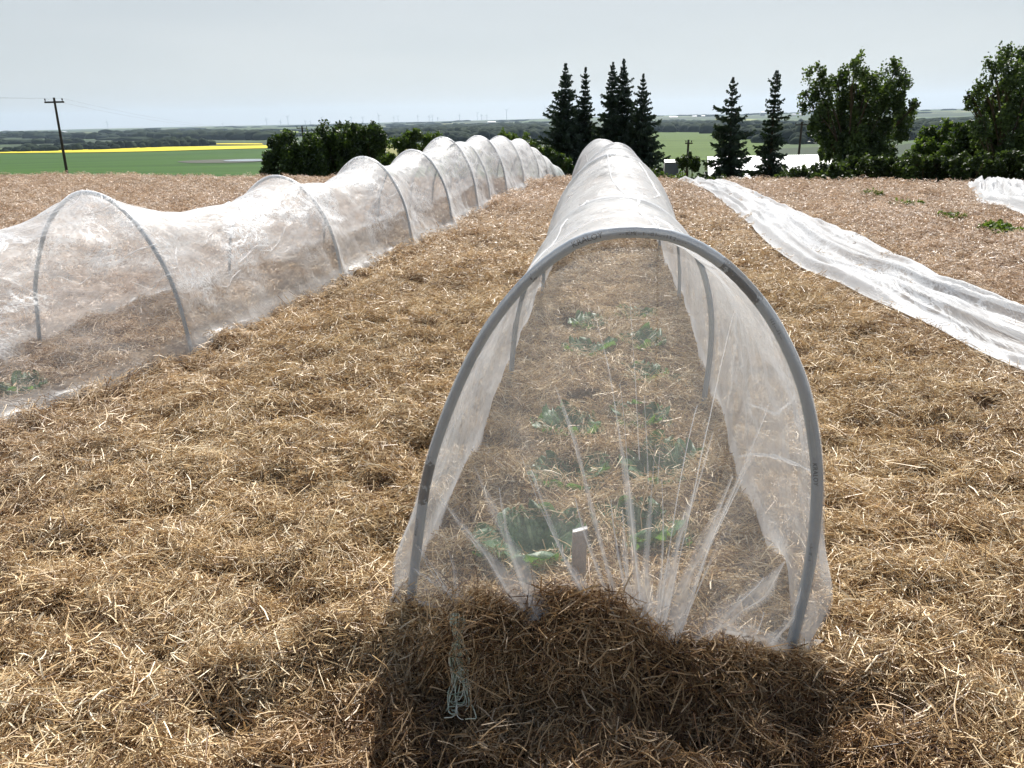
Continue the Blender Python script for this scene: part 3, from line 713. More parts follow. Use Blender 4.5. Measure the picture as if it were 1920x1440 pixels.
FOLDS = [([(890, 872), (925, 955), (970, 1045), (1012, 1150)], [2, 14, 26, 44]), ([(805, 895), (870, 990), (930, 1055), (985, 1135)], [1, 8, 18, 34]),
         ([(772, 1062), (830, 1100), (895, 1130)], [3, 9, 16]), ([(995, 880), (1030, 975), (1060, 1050), (1100, 1108)], [4, 6, 9, 17]),
         ([(1040, 720), (1080, 830), (1108, 950), (1155, 1125)], [3, 9, 8, 13]), ([(1118, 600), (1142, 690), (1160, 810), (1180, 940), (1200, 1180)], [2, 3, 9, 17, 24]),
         ([(1228, 830), (1220, 930), (1210, 1060), (1205, 1190)], [2, 5, 20, 28]), ([(1166, 950), (1172, 1040), (1185, 1180)], [2, 10, 30]),
         ([(1335, 810), (1310, 900), (1275, 990), (1245, 1130)], [2, 7, 13, 22]), ([(1372, 890), (1325, 1000), (1280, 1090), (1250, 1205)], [4, 17, 28, 40]),
         ([(1255, 1040), (1238, 1100), (1235, 1195)], [3, 24, 40]), ([(1300, 1195), (1370, 1140), (1425, 1110), (1470, 1050)], [10, 40, 28, 4]),
         ([(1215, 905), (1212, 830), (1207, 740)], [3, 2, 1]), ([(1232, 905), (1236, 850)], [2, 1]), ([(765, 1118), (800, 1130), (850, 1140)], [4, 8, 14]),
         ([(1480, 1215), (1430, 1190), (1360, 1175)], [24, 30, 22]), ([(820, 930), (900, 1020), (960, 1120)], [1, 3, 6]), ([(1180, 560), (1190, 700), (1198, 860)], [1, 2, 2]),
         ([(1210, 1060), (1215, 1130), (1215, 1195)], [3, 20, 34]), ([(1500, 1100), (1480, 1160), (1440, 1200)], [2, 12, 20])]
Vs, Qs, Us, n0 = [], [], [], 0; Hs = []
for pts, wid in FOLDS:
    wid = [q*1.2 for q in wid]
    V_, u_ = ribbon(pts, wid, on_panel, '', None); Hs.append((np.array([0, 1.6, 2.2, 1.9, 1.2, .1])[None, :]*np.linspace(.5, 1, V_.shape[0])[:, None]).ravel()); Vs.append(V_.reshape(-1, 3)); Us.append(u_.reshape(-1, 2)); Qs.append(gridq(*V_.shape[:2])+n0); n0 += V_.shape[0]*V_.shape[1]
for k in range(15):
    j = 5+(NV-10)*RN.rand(); r0 = int(NB*(.08+.6*RN.rand())); rr_ = np.linspace(NB-1, r0, 20)
    jj = j+(RN.randn()*1.2)*np.linspace(0, 1, 20)+.35*np.sin(np.linspace(0, 5, 20)+RN.rand()*6)
    def S(i, j):
        j = min(max(j, 0), NV-1.01); a = int(min(i, NB-1)); b_ = int(j); v = j-b_; return EP[a, b_]*(1-v)+EP[a, b_+1]*v
    w0 = .003+.012*RN.rand()**2; C = np.array([S(a, b) for a, b in zip(rr_, jj)]); wv = w0*np.linspace(1, .12, 20)**1.1
    T = np.gradient(C, axis=0); T /= np.linalg.norm(T, axis=1)[:, None]; sd = np.cross(T, [0, -1., 0]); sd /= np.linalg.norm(sd, axis=1)[:, None]
    V_ = np.stack([C-sd*wv[:, None]+[0, -.004, 0], C+[0, -.012, 0], C+sd*wv[:, None]+[0, -.004, 0]], 1)
    Vs.append(V_.reshape(-1, 3)); Us.append(np.zeros((60, 2))+np.stack([np.repeat(np.linspace(0, 1, 20), 3), np.tile([0, .01, .02], 20)], 1)); Qs.append(gridq(20, 3)+n0); n0 += 60; Hs.append((np.array([0, 2., 0])[None, :]*np.linspace(1, .3, 20)[:, None]).ravel())
Va = np.vstack(Vs); me = mesh_from('gathered_fold', Va, np.vstack(Qs), True, np.vstack(Us), {'crease': ('POINT', np.full(len(Va), .3)), 'hem': ('POINT', np.concatenate(Hs))})
link('gathered_folds', me, M_FOLD, nr)
# creases on the roof and the right wall of the centre tunnel
nrx, nry = proj(GR)
def surf_strip(G_, pts, wid, off):
    """pts in (row, column) of the net grid"""
    pts = np.array(pts, float); n = 26; d = np.r_[0, np.cumsum(np.linalg.norm(np.diff(pts, axis=0), axis=1))]; s = np.linspace(0, d[-1], n)
    pp = np.stack([np.interp(s, d, pts[:, k]) for k in range(2)], 1)
    for _ in range(2): pp[1:-1] = .25*pp[:-2]+.5*pp[1:-1]+.25*pp[2:]
    def S(i, j):
        i = np.clip(i, 0, G_.shape[0]-1.001); j = np.clip(j, 0, G_.shape[1]-1.001); a = int(i); b_ = int(j); u = i-a; v = j-b_
        return (G_[a, b_]*(1-u)+G_[a+1, b_]*u)*(1-v)+(G_[a, b_+1]*(1-u)+G_[a+1, b_+1]*u)*v
    C = np.array([S(*p) for p in pp]); cen = np.array([G_[int(np.clip(p[0], 0, G_.shape[0]-1))].mean(0) for p in pp])
    T = np.gradient(C, axis=0); T /= np.linalg.norm(T, axis=1)[:, None]+1e-9; nn = C-cen; nn -= T*(nn*T).sum(1)[:, None]; nn /= np.linalg.norm(nn, axis=1)[:, None]+1e-9
    B = np.cross(T, nn); ww = np.interp(np.linspace(0, 1, n), np.linspace(0, 1, len(wid)), wid)[:, None]
    ww = ww*(1+.35*np.sin(np.arange(n)*1.3+RN.rand()*6))[:, None]
    return np.stack([C-B*ww*.5+nn*off*.3, C-B*ww*.1+nn*(off+.006), C+B*ww*.5+nn*off], 1)
def nearest(px, py, far=False):
    k = np.argmin((nrx-px)**2+(nry-py)**2); return k//NV, k % NV
def strips(G_, lst, target, m_, off=.004):
    Vs, Qs, n0 = [], [], 0
    for pts, wid in lst:
        V_ = surf_strip(G_, pts, wid, off); Vs.append(V_.reshape(-1, 3)); Qs.append(gridq(*V_.shape[:2])+n0); n0 += V_.shape[0]*V_.shape[1]
    Va = np.vstack(Vs); Qa = np.vstack(Qs); me = target.data; nb, pb, lb = len(me.vertices), len(me.polygons), len(me.loops)
    me.materials.append(m_); me.vertices.add(len(Va)); me.loops.add(Qa.size); me.polygons.add(len(Qa))
    co = np.empty(len(me.vertices)*3, np.float32); me.vertices.foreach_get('co', co); co[nb*3:] = Va.ravel(); me.vertices.foreach_set('co', co)
    vi = np.empty(len(me.loops), np.int32); me.loops.foreach_get('vertex_index', vi); vi[lb:] = Qa.ravel()+nb; me.loops.foreach_set('vertex_index', vi)
    ls = np.empty(len(me.polygons), np.int32); me.polygons.foreach_get('loop_start', ls); ls[pb:] = lb+np.arange(len(Qa))*4; me.polygons.foreach_set('loop_start', ls)
    mi = np.zeros(len(me.polygons), np.int32); mi[pb:] = 1; me.polygons.foreach_set('material_index', mi); me.polygons.foreach_set('use_smooth', np.ones(len(me.polygons), bool))
    me.update(calc_edges=True)
    hv = np.zeros(len(me.vertices), np.float32); me.attributes['hem'].data.foreach_get('value', hv); hv[nb:] = np.tile([.5, 2., .5], len(Va)//3); me.attributes['hem'].data.foreach_set('value', hv)
roof = []
mid = NV*.53
roof.append(([(0, mid-1), (14, mid+1), (30, mid-1), (40, mid+.5), (55, mid-3), (74, mid-4)], [.006, .014, .008, .016, .010, .012]))
roof.append(([(21, NV*.12), (22, NV*.3), (22, NV*.5), (22, NV*.7), (20, NV*.82)], [.003, .007, .008, .007, .003]))
roof.append(([(2, mid+7), (14, mid+4), (26, mid+1)], [.004, .02, .008])); roof.append(([(3, mid-18), (16, mid-12), (34, mid-9)], [.003, .008, .005]))
roof.append(([(1, NV*.8), (8, NV*.84), (16, NV*.90), (22, NV*.95)], [.004, .012, .010, .006])); roof.append(([(4, NV*.74), (10, NV*.80), (18, NV*.84)], [.003, .01, .004]))
roof.append(([(22, NV*.72), (26, NV*.82), (30, NV*.93)], [.003, .012, .006])); roof.append(([(50, mid+3), (60, mid+6), (72, mid+2)], [.01, .016, .01]))
for k in range(5):
    i = RN.rand()*150; j = NV*(.25+.35*RN.rand()); l = 3+RN.rand()*9
    roof.append(([(i, j), (i+l*.4, j+RN.randn()*1.5), (i+l, j+RN.randn()*3)], [.001, .004+.006*RN.rand(), .001]))
strips(GR, roof, cover_o, M_FOLD)
crl = []
for k in range(70):
    i = RN.rand()*(GL.shape[0]-20); j = NV*(.42+.50*RN.beta(1.6, 2.2)); l = 2.5+RN.rand()*9; sl_ = RN.randn()*1.6
    crl.append(([(i, j), (i+l*.3, j+RN.randn()*1.3), (i+l*.6, j+sl_+RN.randn()*1.2), (i+l, j+sl_*1.8)], [.001, .005+.010*RN.rand()**2, .004+.008*RN.rand()**2, .001]))
strips(GL, crl, nl, M_FOLD)

# ------------------------------------------------------------------ bunched netting strips lying on the right
def bunched(name, label, left, right, nu, nv, seed, hgt=.09, m_=M_TARP):
    left = np.array(left, float); right = np.array(right, float)
    def res(P, n):
        d = np.r_[0, np.cumsum(np.linalg.norm(np.diff(P, axis=0), axis=1))]; s = np.linspace(0, d[-1], n)
        q = np.stack([np.interp(s, d, P[:, k]) for k in range(2)], 1)
        for _ in range(6): q[1:-1] = .25*q[:-2]+.5*q[1:-1]+.25*q[2:]
        return q, s
    A, s = res(left, nu); B, s2 = res(right, nu); v = np.linspace(0, 1, nv)[None, :, None]
    P = A[:, None]*(1-v)+B[:, None]*v
    S_ = s[:, None]*np.ones((1, nv)); Vv = v[..., 0]*np.ones((nu, 1))
    wv = fbm(S_*.9, Vv*0, seed, 2)*.09
    side = (B-A)/np.linalg.norm(B-A, axis=1)[:, None]
    P = P+side[:, None]*(wv*(1-2*Vv)+fbm(S_*1.2, Vv*4, seed+3, 2)*.04)[..., None]
    wdt = np.linalg.norm(B-A, axis=1)[:, None]
    ridge = 1-np.abs(fbm(S_*.16+Vv*.3, Vv*wdt*3.0+.35*np.sin(S_*.7), seed+7, 2))*3.0
    ridge2 = 1-np.abs(fbm(S_*.35, Vv*wdt*8, seed+13, 2))*3
    z = np.clip(ridge, 0, 1)**1.5*hgt+np.clip(ridge2, 0, 1)*hgt*.4+fbm(S_*2.2, Vv*wdt*6, seed+21, 3)*.022
    z = z*np.clip(np.minimum(Vv, 1-Vv)*9, 0, 1)**.6+np.exp(-((Vv-.06)/.05)**2)*hgt*.25+np.exp(-((Vv-.93)/.05)**2)*hgt*.4
    z *= np.clip(np.minimum(Vv, 1-Vv)*12, .05, 1)
    g = H1(P[..., 0], P[..., 1], False)
    for _ in range(40): g[1:-1] = .25*g[:-2]+.5*g[1:-1]+.25*g[2:]; g[:, 1:-1] = .25*g[:, :-2]+.5*g[:, 1:-1]+.25*g[:, 2:]
    g = g+.055
    G_ = np.concatenate([P, (g+z)[..., None]], 2)
    UV = np.stack([S_, Vv*wdt], -1)
    me = mesh_from(name, G_.reshape(-1, 3), gridq(nu, nv), True, UV.reshape(-1, 2), {'crease': ('POINT', np.ones(nu*nv)), 'hem': ('POINT', ((Vv < .09) | (Vv > .94)).astype(float).ravel())})
    o = link(name, me, m_); tag(o, label, 'netting', 'insect netting covers'); return o
bunched('netting', 'crumpled white netting laid flat in a long strip across the straw on the right', T1L, T1R, 420, 84, 200, .085)
bunched('netting', 'heaped white netting bundle at the far right edge of the straw field', T2L, T2R, 160, 50, 230, .14)

# ------------------------------------------------------------------ stake, twine
st = empty('stake', at(1085, 1120, 2.0)*[1, 1, 0]); tag(st, 'short flat grey wooden stake standing just inside the gathered netting', 'stake')
p = at(1085, 1000, 1.98); mb = MB()
wst, dst = .0205, .009; topz = p[2]+.01
prof = [(-wst, -dst), (-wst*.3, -dst*1.2), (wst*.3, -dst*1.2), (wst, -dst), (wst, dst), (-wst, dst)]
zs = [-.1, .1, .2, topz-.02, topz]
Vv = [(p[0]+a_*(1+.02*k)+.001*k, p[1]+b_, z_+(.006*a_/wst if k == 4 else 0)) for k, z_ in enumerate(zs) for a_, b_ in prof]
Qv = [[k*6+j, k*6+(j+1) % 6, (k+1)*6+(j+1) % 6, (k+1)*6+j] for k in range(4) for j in range(6)]+[[24, 25, 28, 29], [25, 26, 27, 28]]
mb.add(Vv, Qv); mb.build('stake_body', plain('weathered_lath', (.26, .225, .20), .8, .25, 60, .2, .4), st)
mb = MB(); zt = [(x_, y_, z_+.0015) for (x_, y_, z_) in Vv[24:30]]
mb.add([(a_, b_, c_+.004) for a_, b_, c_ in zt]+zt, [[0, 1, 4, 5], [1, 2, 3, 4]]+[[j, (j+1) % 6, 6+(j+1) % 6, 6+j] for j in range(6)])
mb.build('sawn_top', plain('pale_end_grain', (.75, .74, .72), .5, .1, 80), st)

mt, t_, b_m = mat('pale_green_twine'); ctw = ramp(t_, [(0, (.32, .38, .26)), (.5, (.60, .63, .48)), (1, (.85, .82, .68))], attr(t_, 'tint')); t_.links.new(ctw, b_m.inputs['Base Color']); b_m.inputs['Roughness'].default_value = .5
mb = MB()
kn = [(858, 1150), (858, 1200), (862, 1250), (860, 1300), (868, 1345)]
def onheap(px, py, up=0.012):
    d = ray(px, py); o_ = np.array([0, 0, EYE]); ts = np.linspace(1.2, 3.0, 500); P = o_+d*ts[:, None]
    h = H1(P[:, 0], P[:, 1]); k = np.argmax(P[:, 2] < h+up+.02); return P[k]
for f in range(26):
    off = RN.randn()*3.5; pts = []; i0 = RN.randint(0, 2)
    n = 26; endp = RN.randint(13, n); amp = 3+RN.rand()*6; ph = RN.rand()*6
    for i in range(i0, endp):
        t = i/(n-1); c = np.array([np.interp(t, np.linspace(0, 1, 5), [q[k] for q in kn]) for k in range(2)])
        spread = 1+5*t**2+(2.5*math.sin(t*9+1)**2)*(t < .6)
        pts.append(onheap(c[0]+off*spread*.8+amp*math.sin(t*7+ph)*(.3+t), c[1]+RN.randn()*1.0+(f % 7)*2*t, .052*(0 if i == i0 else 1)+.018+.02*RN.rand()))
    for j in range(RN.randint(2, 8)):                                    # frayed loops at the bottom
        q = pts[-1]; a_ = ph+j*.8
        pts.append(q+np.array([.012*math.cos(a_), .008*math.sin(a_), .004*math.sin(a_*2)]))
    pts = np.array(pts)
    for _ in range(2): pts[1:-1] = .25*pts[:-2]+.5*pts[1:-1]+.25*pts[2:]
    mb.tube(pts, .0012+.0007*RN.rand(), 4, float(RN.rand()))
tw = mb.build('twine', mt, None, True); tag(tw, 'frayed bundle of pale green baling twine hanging down the straw heap', 'twine')

# ------------------------------------------------------------------ cabbages
def cab_mat():
    m, t, b = mat('cabbage_leaf'); g = N(t, 'ShaderNodeNewGeometry'); uv = N(t, 'ShaderNodeUVMap')
    n = noise(t, g.outputs['Position'], 45, 4, .6)
    c = ramp(t, [(.3, (.06, .125, .065)), (.6, (.12, .21, .10)), (.8, (.22, .32, .20))], n)
    sx = N(t, 'ShaderNodeSeparateXYZ'); t.links.new(uv.outputs[0], sx.inputs[0])
    vein = math_(t, 'LESS_THAN', math_(t, 'ABSOLUTE', math_(t, 'SUBTRACT', sx.outputs[0], .5)), .03)
    c = mixc(t, math_(t, 'MULTIPLY', vein, .6), c, (.32, .42, .24))
    t.links.new(c, b.inputs['Base Color']); b.inputs['Roughness'].default_value = .45
    tr = N(t, 'ShaderNodeBsdfTranslucent'); t.links.new(mixc(t, 1., c, (1.5, 1.7, .5), 'MULTIPLY'), tr.inputs[0])
    ms = N(t, 'ShaderNodeMixShader'); ms.inputs[0].default_value = .35; t.links.new(b.outputs[0], ms.inputs[1]); t.links.new(tr.outputs[0], ms.inputs[2])
    bp = N(t, 'ShaderNodeBump', Strength=.5, Distance=.004); t.links.new(n, bp.inputs['Height']); t.links.new(bp.outputs[0], b.inputs['Normal'])
    t.links.new(ms.outputs[0], t.nodes['Material Output'].inputs[0]); return m
M_CAB = cab_mat()
def cab_leaf(seed, az, size, lift):
    rs = np.random.RandomState(seed); nu, nv = 14, 16; u = np.linspace(0, 1, nu)[:, None]; v = np.linspace(-1, 1, nv)[None, :]
    wd = size*.62*np.sin(np.pi*np.clip(u*.86+.07, 0, 1))**.55*(.35+.65*u**.5)
    L = size*u*np.ones_like(v); W = wd*v
    el = lift*(1-.65*u)                                  # curls outward
    rad = np.cumsum(np.r_[np.zeros((1, nv)), np.cos(el[1:]*np.ones((1, nv)))*size/(nu-1)], 0)
    hz = np.cumsum(np.r_[np.zeros((1, nv)), np.sin(el[1:]*np.ones((1, nv)))*size/(nu-1)], 0)
    edge_ = (np.abs(v)**2)*u
    hz = hz+.22*wd*v*v+.020*edge_*np.sin(v*9*(1+u)+rs.rand()*6)+.008*fbm(u*6+seed, v*4, seed, 2)+.016*u**3*np.sin(v*11+rs.rand()*5)
    rad = rad+.012*u**3*np.cos(v*8+rs.rand()*6)+.02
    x_ = rad*math.cos(az)-W*math.sin(az); y_ = rad*math.sin(az)+W*math.cos(az)
    V = np.stack([x_, y_, hz+.0*x_], -1).reshape(-1, 3); UV = np.stack([v*.5+.5+0*u, u+0*v], -1).reshape(-1, 2)
    return V, gridq(nu, nv), UV
cabpos = ['with a bright lime leaf, left of the wooden stake', 'behind the gathered folds, right of the wooden stake', 'on the left side of the bed behind the nearest one', 'largest and dark, on the right side of the bed behind the folds',
          'small, third along the left side of the bed', 'small, low in its hole third along the right side', 'small and half buried, fourth along the left side', 'wide and dark, fourth along the right side of the bed',
          'fifth along the left side of the bed', 'upright and pale edged, fifth along the right side', 'barely seen, sixth along the left side', 'barely seen, farthest on the right side of the bed']
for k, (hx, hy, hr) in enumerate(CAB):
    z0 = float(H1(hx, hy))+.065; e = empty('cabbage', (hx, hy, z0))
    tag(e, 'green cabbage plant '+cabpos[k], 'cabbage', 'cabbages growing under the centre netting')
    base = hr*1.6; n = 9
    for q in range(n):
        V_, Q_, U_ = cab_leaf(k*20+q, q*2.4+k, base*(.75+.45*((q*7) % 5)/5.), .35+.85*q/n)
        V_ = V_+[hx, hy, z0]; me = mesh_from('leaf', V_, Q_, True, U_); link('leaf', me, M_CAB, e)
# cabbage seen through the left net
for (hx, hy, nm) in ((-2.95, 4.25, 'single green cabbage plant under the left netting near its lower hem'),):
    z0 = float(H1(hx, hy)); e = empty('cabbage', (hx, hy, z0)); tag(e, nm, 'cabbage')
    for q in range(8):
        V_, Q_, U_ = cab_leaf(900+q, q*2.4, .08+.012*q, .25+.8*q/8); link('leaf', mesh_from('leaf', V_+[hx, hy, z0], Q_, True, U_), M_CAB, e)

# ------------------------------------------------------------------ foliage
def leaf_cards(C, size, seed, elong=1.6, flat=None):
    rs = np.random.RandomState(seed); n = len(C)
    a = rs.randn(n, 3); a /= np.linalg.norm(a, axis=1)[:, None]; b_ = rs.randn(n, 3); b_ -= a*(a*b_).sum(1)[:, None]; b_ /= np.linalg.norm(b_, axis=1)[:, None]
    sz = size*(.6+.8*rs.rand(n))[:, None]
    P0 = C-a*sz*.5*elong; P2 = C+a*sz*.5*elong; P1 = C+b_*sz*.5; P3 = C-b_*sz*.5
    V = np.stack([P0, P1, P2, P3], 1).reshape(-1, 3); Q = np.arange(4*n).reshape(n, 4); return V, Q
def blob_points(c, r, n, seed, shell=.55):
    rs = np.random.RandomState(seed); d = rs.randn(n, 3); d /= np.linalg.norm(d, axis=1)[:, None]
    k = (shell+(1-shell)*rs.rand(n))**.7
    lump = 1+.35*vn(d[:, 0]*2.6+seed, d[:, 1]*2.6+d[:, 2]*2, seed)*1.6
    return np.asarray(c)+d*np.asarray(r)*(k*lump)[:, None]
M_POPLAR = foliage('poplar_leaves', (.025, .042, .016), (.06, .09, .03), (.15, .20, .07), .35)
M_BUSH = foliage('bush_leaves', (.018, .032, .012), (.042, .07, .02), (.11, .16, .035), .3)
M_OLIVE = foliage('light_bush_leaves', (.03, .05, .015), (.07, .11, .025), (.14, .19, .045), .4)
M_SPRUCE = foliage('spruce_needles', (.012, .022, .015), (.026, .044, .028), (.06, .085, .05), .12)
M_HEDGE = foliage('hedge_leaves', (.016, .027, .011), (.042, .062, .019), (.10, .14, .04), .28)
def card_obj(name, V, Q, tint, m_, parent): return link(name, mesh_from(name, V, Q, False, attr={'tint': ('FACE', tint)}), m_, parent)

def broadleaf(label, base, blobs, nleaf, size, m_, name='tree', cat='tree', trunk_r=.16, seed=1, group=None, limbs=True, shell=.35):
    """blobs: list of (centre, radii) of leaf masses; limbs run from the trunk to them"""
    base = np.array(base, float); e = empty(name, base); tag(e, label, cat, group)
    rs = np.random.RandomState(seed); tot = sum(r[0]*r[1]*r[2] for c, r in blobs)**1.0
    Cs, Ts = [], []
    for k, (c, r) in enumerate(blobs):
        n = max(60, int(nleaf*(r[0]*r[1]*r[2])/tot)); sub = 9+int(6*rs.rand())
        # every mass is itself a handful of sprays with gaps between them
        for q in range(sub):
            d = rs.randn(3); d /= np.linalg.norm(d); cc = np.array(c)+d*np.array(r)*.85*rs.rand()**.4
            rr = np.array(r)*(.24+.24*rs.rand())*[1, 1, 1.5]; P = blob_points(cc, rr, n//sub, seed*97+k*11+q, shell)
            Cs.append(P); tb = .25+.5*rs.rand()
            Ts.append(np.clip(tb+rs.randn(len(P))*.18, 0, 1))
    C = np.vstack(Cs); T = np.concatenate(Ts); V, Q = leaf_cards(C, size, seed, 1.35)
    card_obj('crown', V, Q, T, m_, e)
    mb = MB()
    top = max(c[2]+.3*r[2] for c, r in blobs); tx = np.mean([c[0] for c, r in blobs]); ty = np.mean([c[1] for c, r in blobs])
    th_ = np.linspace(0, 1, 9)
    top -= .12*(top-base[2])
    tp = np.stack([base[0]+(tx-base[0])*th_+.12*np.sin(th_*5+seed), base[1]+(ty-base[1])*th_, base[2]-.2+(top-base[2])*th_], 1)
    mb.tube(tp, trunk_r*(1-.85*th_), 8)
    if limbs:
        for c, r in blobs:
            zz = base[2]+(c[2]-base[2])*(.25+.35*rs.rand()); k = (zz-base[2])/(top-base[2]); k = np.clip(k, .05, .9)
            s0 = np.array([np.interp(k, th_, tp[:, q]) for q in range(3)]); L_ = np.linspace(0, 1, 7)[:, None]
            e1 = np.array(c)+rs.randn(3)*.1; P = s0*(1-L_)+e1*L_; P[:, 2] += .12*np.sin(np.pi*L_[:, 0])*np.linalg.norm(e1-s0)*.6
            mb.tube(P, trunk_r*.45*(1-.8*L_[:, 0]), 6)
            for q in range(4):
                e2 = e1+np.clip(rs.randn(3), -1, 1)*np.array(r)*.5; k0 = 3+rs.randint(3); P2 = P[k0]*(1-L_)+e2*L_; mb.tube(P2, trunk_r*.16*(1-.7*L_[:, 0]), 5)
    mb.build('trunk', M_BARK, e, True); return e
def spruce(label, base, top, rb, seed, taper=.9, dens=1.0, bare=0.06, twin=False):
    base = np.array(base, float); e = empty('spruce_tree', base); tag(e, label, 'spruce', 'spruces on the edge of the field')
    taper *= .9+.25*((seed*7) % 5)/5.
    rs = np.random.RandomState(seed); h = top-base[2]; Vs, Ts = [], []; mb = MB()
    stems = [(0, 0, 1.0)] if not twin else [(-.42, 0, .985), (.38, .05, 1.0)]
    for (ox, oy, hk) in stems:
        hh = h*hk
        pts = np.array([(base[0]+ox*min(1, t*1.5)+.05*math.sin(t*6+seed), base[1]+oy, base[2]-.3+(hh+.25)*t) for t in np.linspace(0, 1, 10)])
        mb.tube(pts, .17*(1-.93*np.linspace(0, 1, 10)), 7)
        nw = int(hh/.155)
        for wi in range(nw):
            t = bare+(1-bare)*(wi+rs.rand()*.7)/nw; z = base[2]+hh*t
            R0 = rb*((1-t)**taper*1.0+.012)*(.78+.3*math.sin(wi*1.9+seed)+.35*rs.rand()); 
            if t < .18: R0 *= .75+t*1.3
            nb = int((5+7*(1-t))*dens)+1; a0 = rs.rand()*6.28
            for b_i in range(nb):
                az = a0+b_i*6.283/nb+rs.randn()*.3; L_ = R0*(.45+.75*rs.rand())
                if rs.rand() < .12: L_ *= 1.4
                droop = -.10-.55*(1-t)+rs.randn()*.1 if t < .85 else .35
                dx, dy = math.cos(az), math.sin(az); ns = max(4, int(L_/.085))
                u = (np.arange(ns)+.5)/ns
                cz = z+L_*(droop*u+.38*u**2.2*(1 if t < .85 else .4)); cx = np.interp(t, np.linspace(0, 1, 10), pts[:, 0])+dx*L_*u; cyv = base[1]+oy+dy*L_*u
                mb.tube(np.stack([cx, cyv, cz], 1)[::max(1, ns//4)] if ns >= 8 else np.stack([cx, cyv, cz], 1), .016*(1-.5*t), 4) if rs.rand() < .5 else None
                for rep in range(2 if dens >= 1 else 2):
                    for sgn in (-1, 1):
                        w_ = (.15+.16*np.sin(np.pi*u)**.7)*(.5+.8*rs.rand(ns))*min(1, .10+L_*.75)
                        sw = sgn*(.75+rs.randn(ns)*.25)
                        ex = dx*np.cos(sw)-dy*np.sin(sw); ey = dx*np.sin(sw)+dy*np.cos(sw); ez = -.25-.35*rs.rand(ns)*(1-t)+.3*rs.randn(ns)
                        C = np.stack([cx, cyv, cz+.02*rs.randn(ns)], 1); D = np.stack([ex, ey, ez], 1)*w_[:, None]*1.35
                        Wd = np.stack([-ey*.3, ex*.3, .9+0*ez], 1); Wd /= np.linalg.norm(Wd, axis=1)[:, None]; Wd = Wd*(.038+.04*rs.rand(ns))[:, None]
                        Vs.append(np.stack([C-Wd*.6, C+D*.55-Wd, C+D, C+D*.5+Wd], 1).reshape(-1, 3)); Ts.append(np.clip(.35+.25*u+rs.randn(ns)*.2, 0, 1))
    V = np.vstack(Vs); T = np.concatenate(Ts); Q = np.arange(len(V)).reshape(-1, 4)
    card_obj('crown', V, Q, T, M_SPRUCE, e); mb.build('trunk', M_BARK, e, True); return e
def gz(x, y): return float(H0(x, y))
def sp_at(px, py, Yd, rb, seed, label, **k):
    p = at(px, py, Yd); return spruce(label, (p[0]+k.pop('dx', 0), Yd, gz(p[0], Yd)), p[2], rb, seed, **k)
sp_at(1060, 117, 60, 2.7, 1, 'dark spruce tree, broad and leftmost in the clump behind the centre tunnel')
sp_at(1097, 125, 61, 2.2, 2, 'dark spruce tree with a thin tip, second from the left in the clump')
sp_at(1160, 110, 60, 2.2, 3, 'tallest dark spruce with two tips side by side, in the clump', twin=True)
sp_at(1207, 138, 59, 2.3, 4, 'dark ragged spruce at the right end of the clump, beside the green field')
sp_at(1377, 143, 48, 1.75, 5, 'open branched spruce standing alone before the white barn roof', dens=.5, bare=.1)
sp_at(1459, 130, 47, 1.15, 6, 'slender narrow spruce, the rightmost one, before the white barn roof', taper=.6, dens=.55, bare=.1)

def pt(px, py, Yd): return at(px, py, Yd)
# right poplars: leaf masses placed limb by limb
def pop(label, Yd, basepx, blobs, nleaf, seed):
    b0 = at(basepx[0], basepx[1], Yd); base = (b0[0], Yd, gz(b0[0], Yd)); bl = []
    rs = np.random.RandomState(seed)
    for (px, py, r) in blobs:
        c = pt(px, py, Yd+rs.randn()*.9); rr = r/F*Yd; bl.append((tuple(c), (rr, rr*1.0, rr*1.25)))
    return broadleaf(label, base, bl, nleaf, .115, M_POPLAR, 'poplar_tree', 'poplar', .19, seed, None, True, .15)
pop('big poplar tree with many upright limbs between the barn roof and the olive bush', 45, (1585, 330),
    [(1530, 145, 20), (1545, 175, 24), (1572, 150, 20), (1603, 128, 20), (1618, 165, 24), (1645, 150, 24), (1680, 130, 16), (1685, 165, 24), (1700, 155, 14), (1518, 192, 20), (1535, 215, 28), (1570, 200, 32),
     (1610, 210, 34), (1655, 200, 34), (1695, 205, 24), (1712, 196, 12), (1545, 245, 26), (1590, 250, 36), (1640, 250, 38), (1685, 235, 26), (1600, 290, 36), (1650, 290, 38), (1575, 275, 30), (1628, 325, 36), (1580, 320, 28)], 42000, 21)
pop('tall open poplar tree cut by the right edge of the picture', 42, (1888, 340),
    [(1885, 110, 18), (1862, 130, 18), (1910, 110, 20), (1935, 130, 24), (1825, 182, 18), (1845, 160, 16), (1860, 180, 24), (1895, 150, 26), (1925, 175, 30), (1880, 210, 28), (1840, 205, 18), (1820, 192, 12), (1920, 225, 32),
     (1870, 245, 34), (1910, 270, 40), (1850, 280, 34), (1890, 310, 40), (1950, 250, 40), (1935, 300, 44), (1840, 250, 22), (1960, 160, 30)], 40000, 22)
def bush(label, Yd, blobs, nleaf, m_, seed, size=.13, name='bush', cat='bush', group=None):
    bl = []; rs = np.random.RandomState(seed); ax = np.mean([b[0] for b in blobs])
    for (px, py, r) in blobs:
        c = pt(px, py, Yd+rs.randn()*.5); rr = r/F*Yd; bl.append((tuple(c), (rr, rr, rr*.95)))
    p = at(ax, 320, Yd)
    return broadleaf(label, (p[0], Yd, gz(p[0], Yd)), bl, nleaf, size, m_, name, cat, .1, seed, group, True, .3)
bush('dark rounded bush at the left end of the thicket beside the pond', 60, [(520, 285, 30), (545, 268, 24), (560, 295, 34), (585, 280, 28), (515, 310, 30), (560, 318, 34), (600, 310, 30), (590, 262, 20)], 20000, M_BUSH, 31, .15)
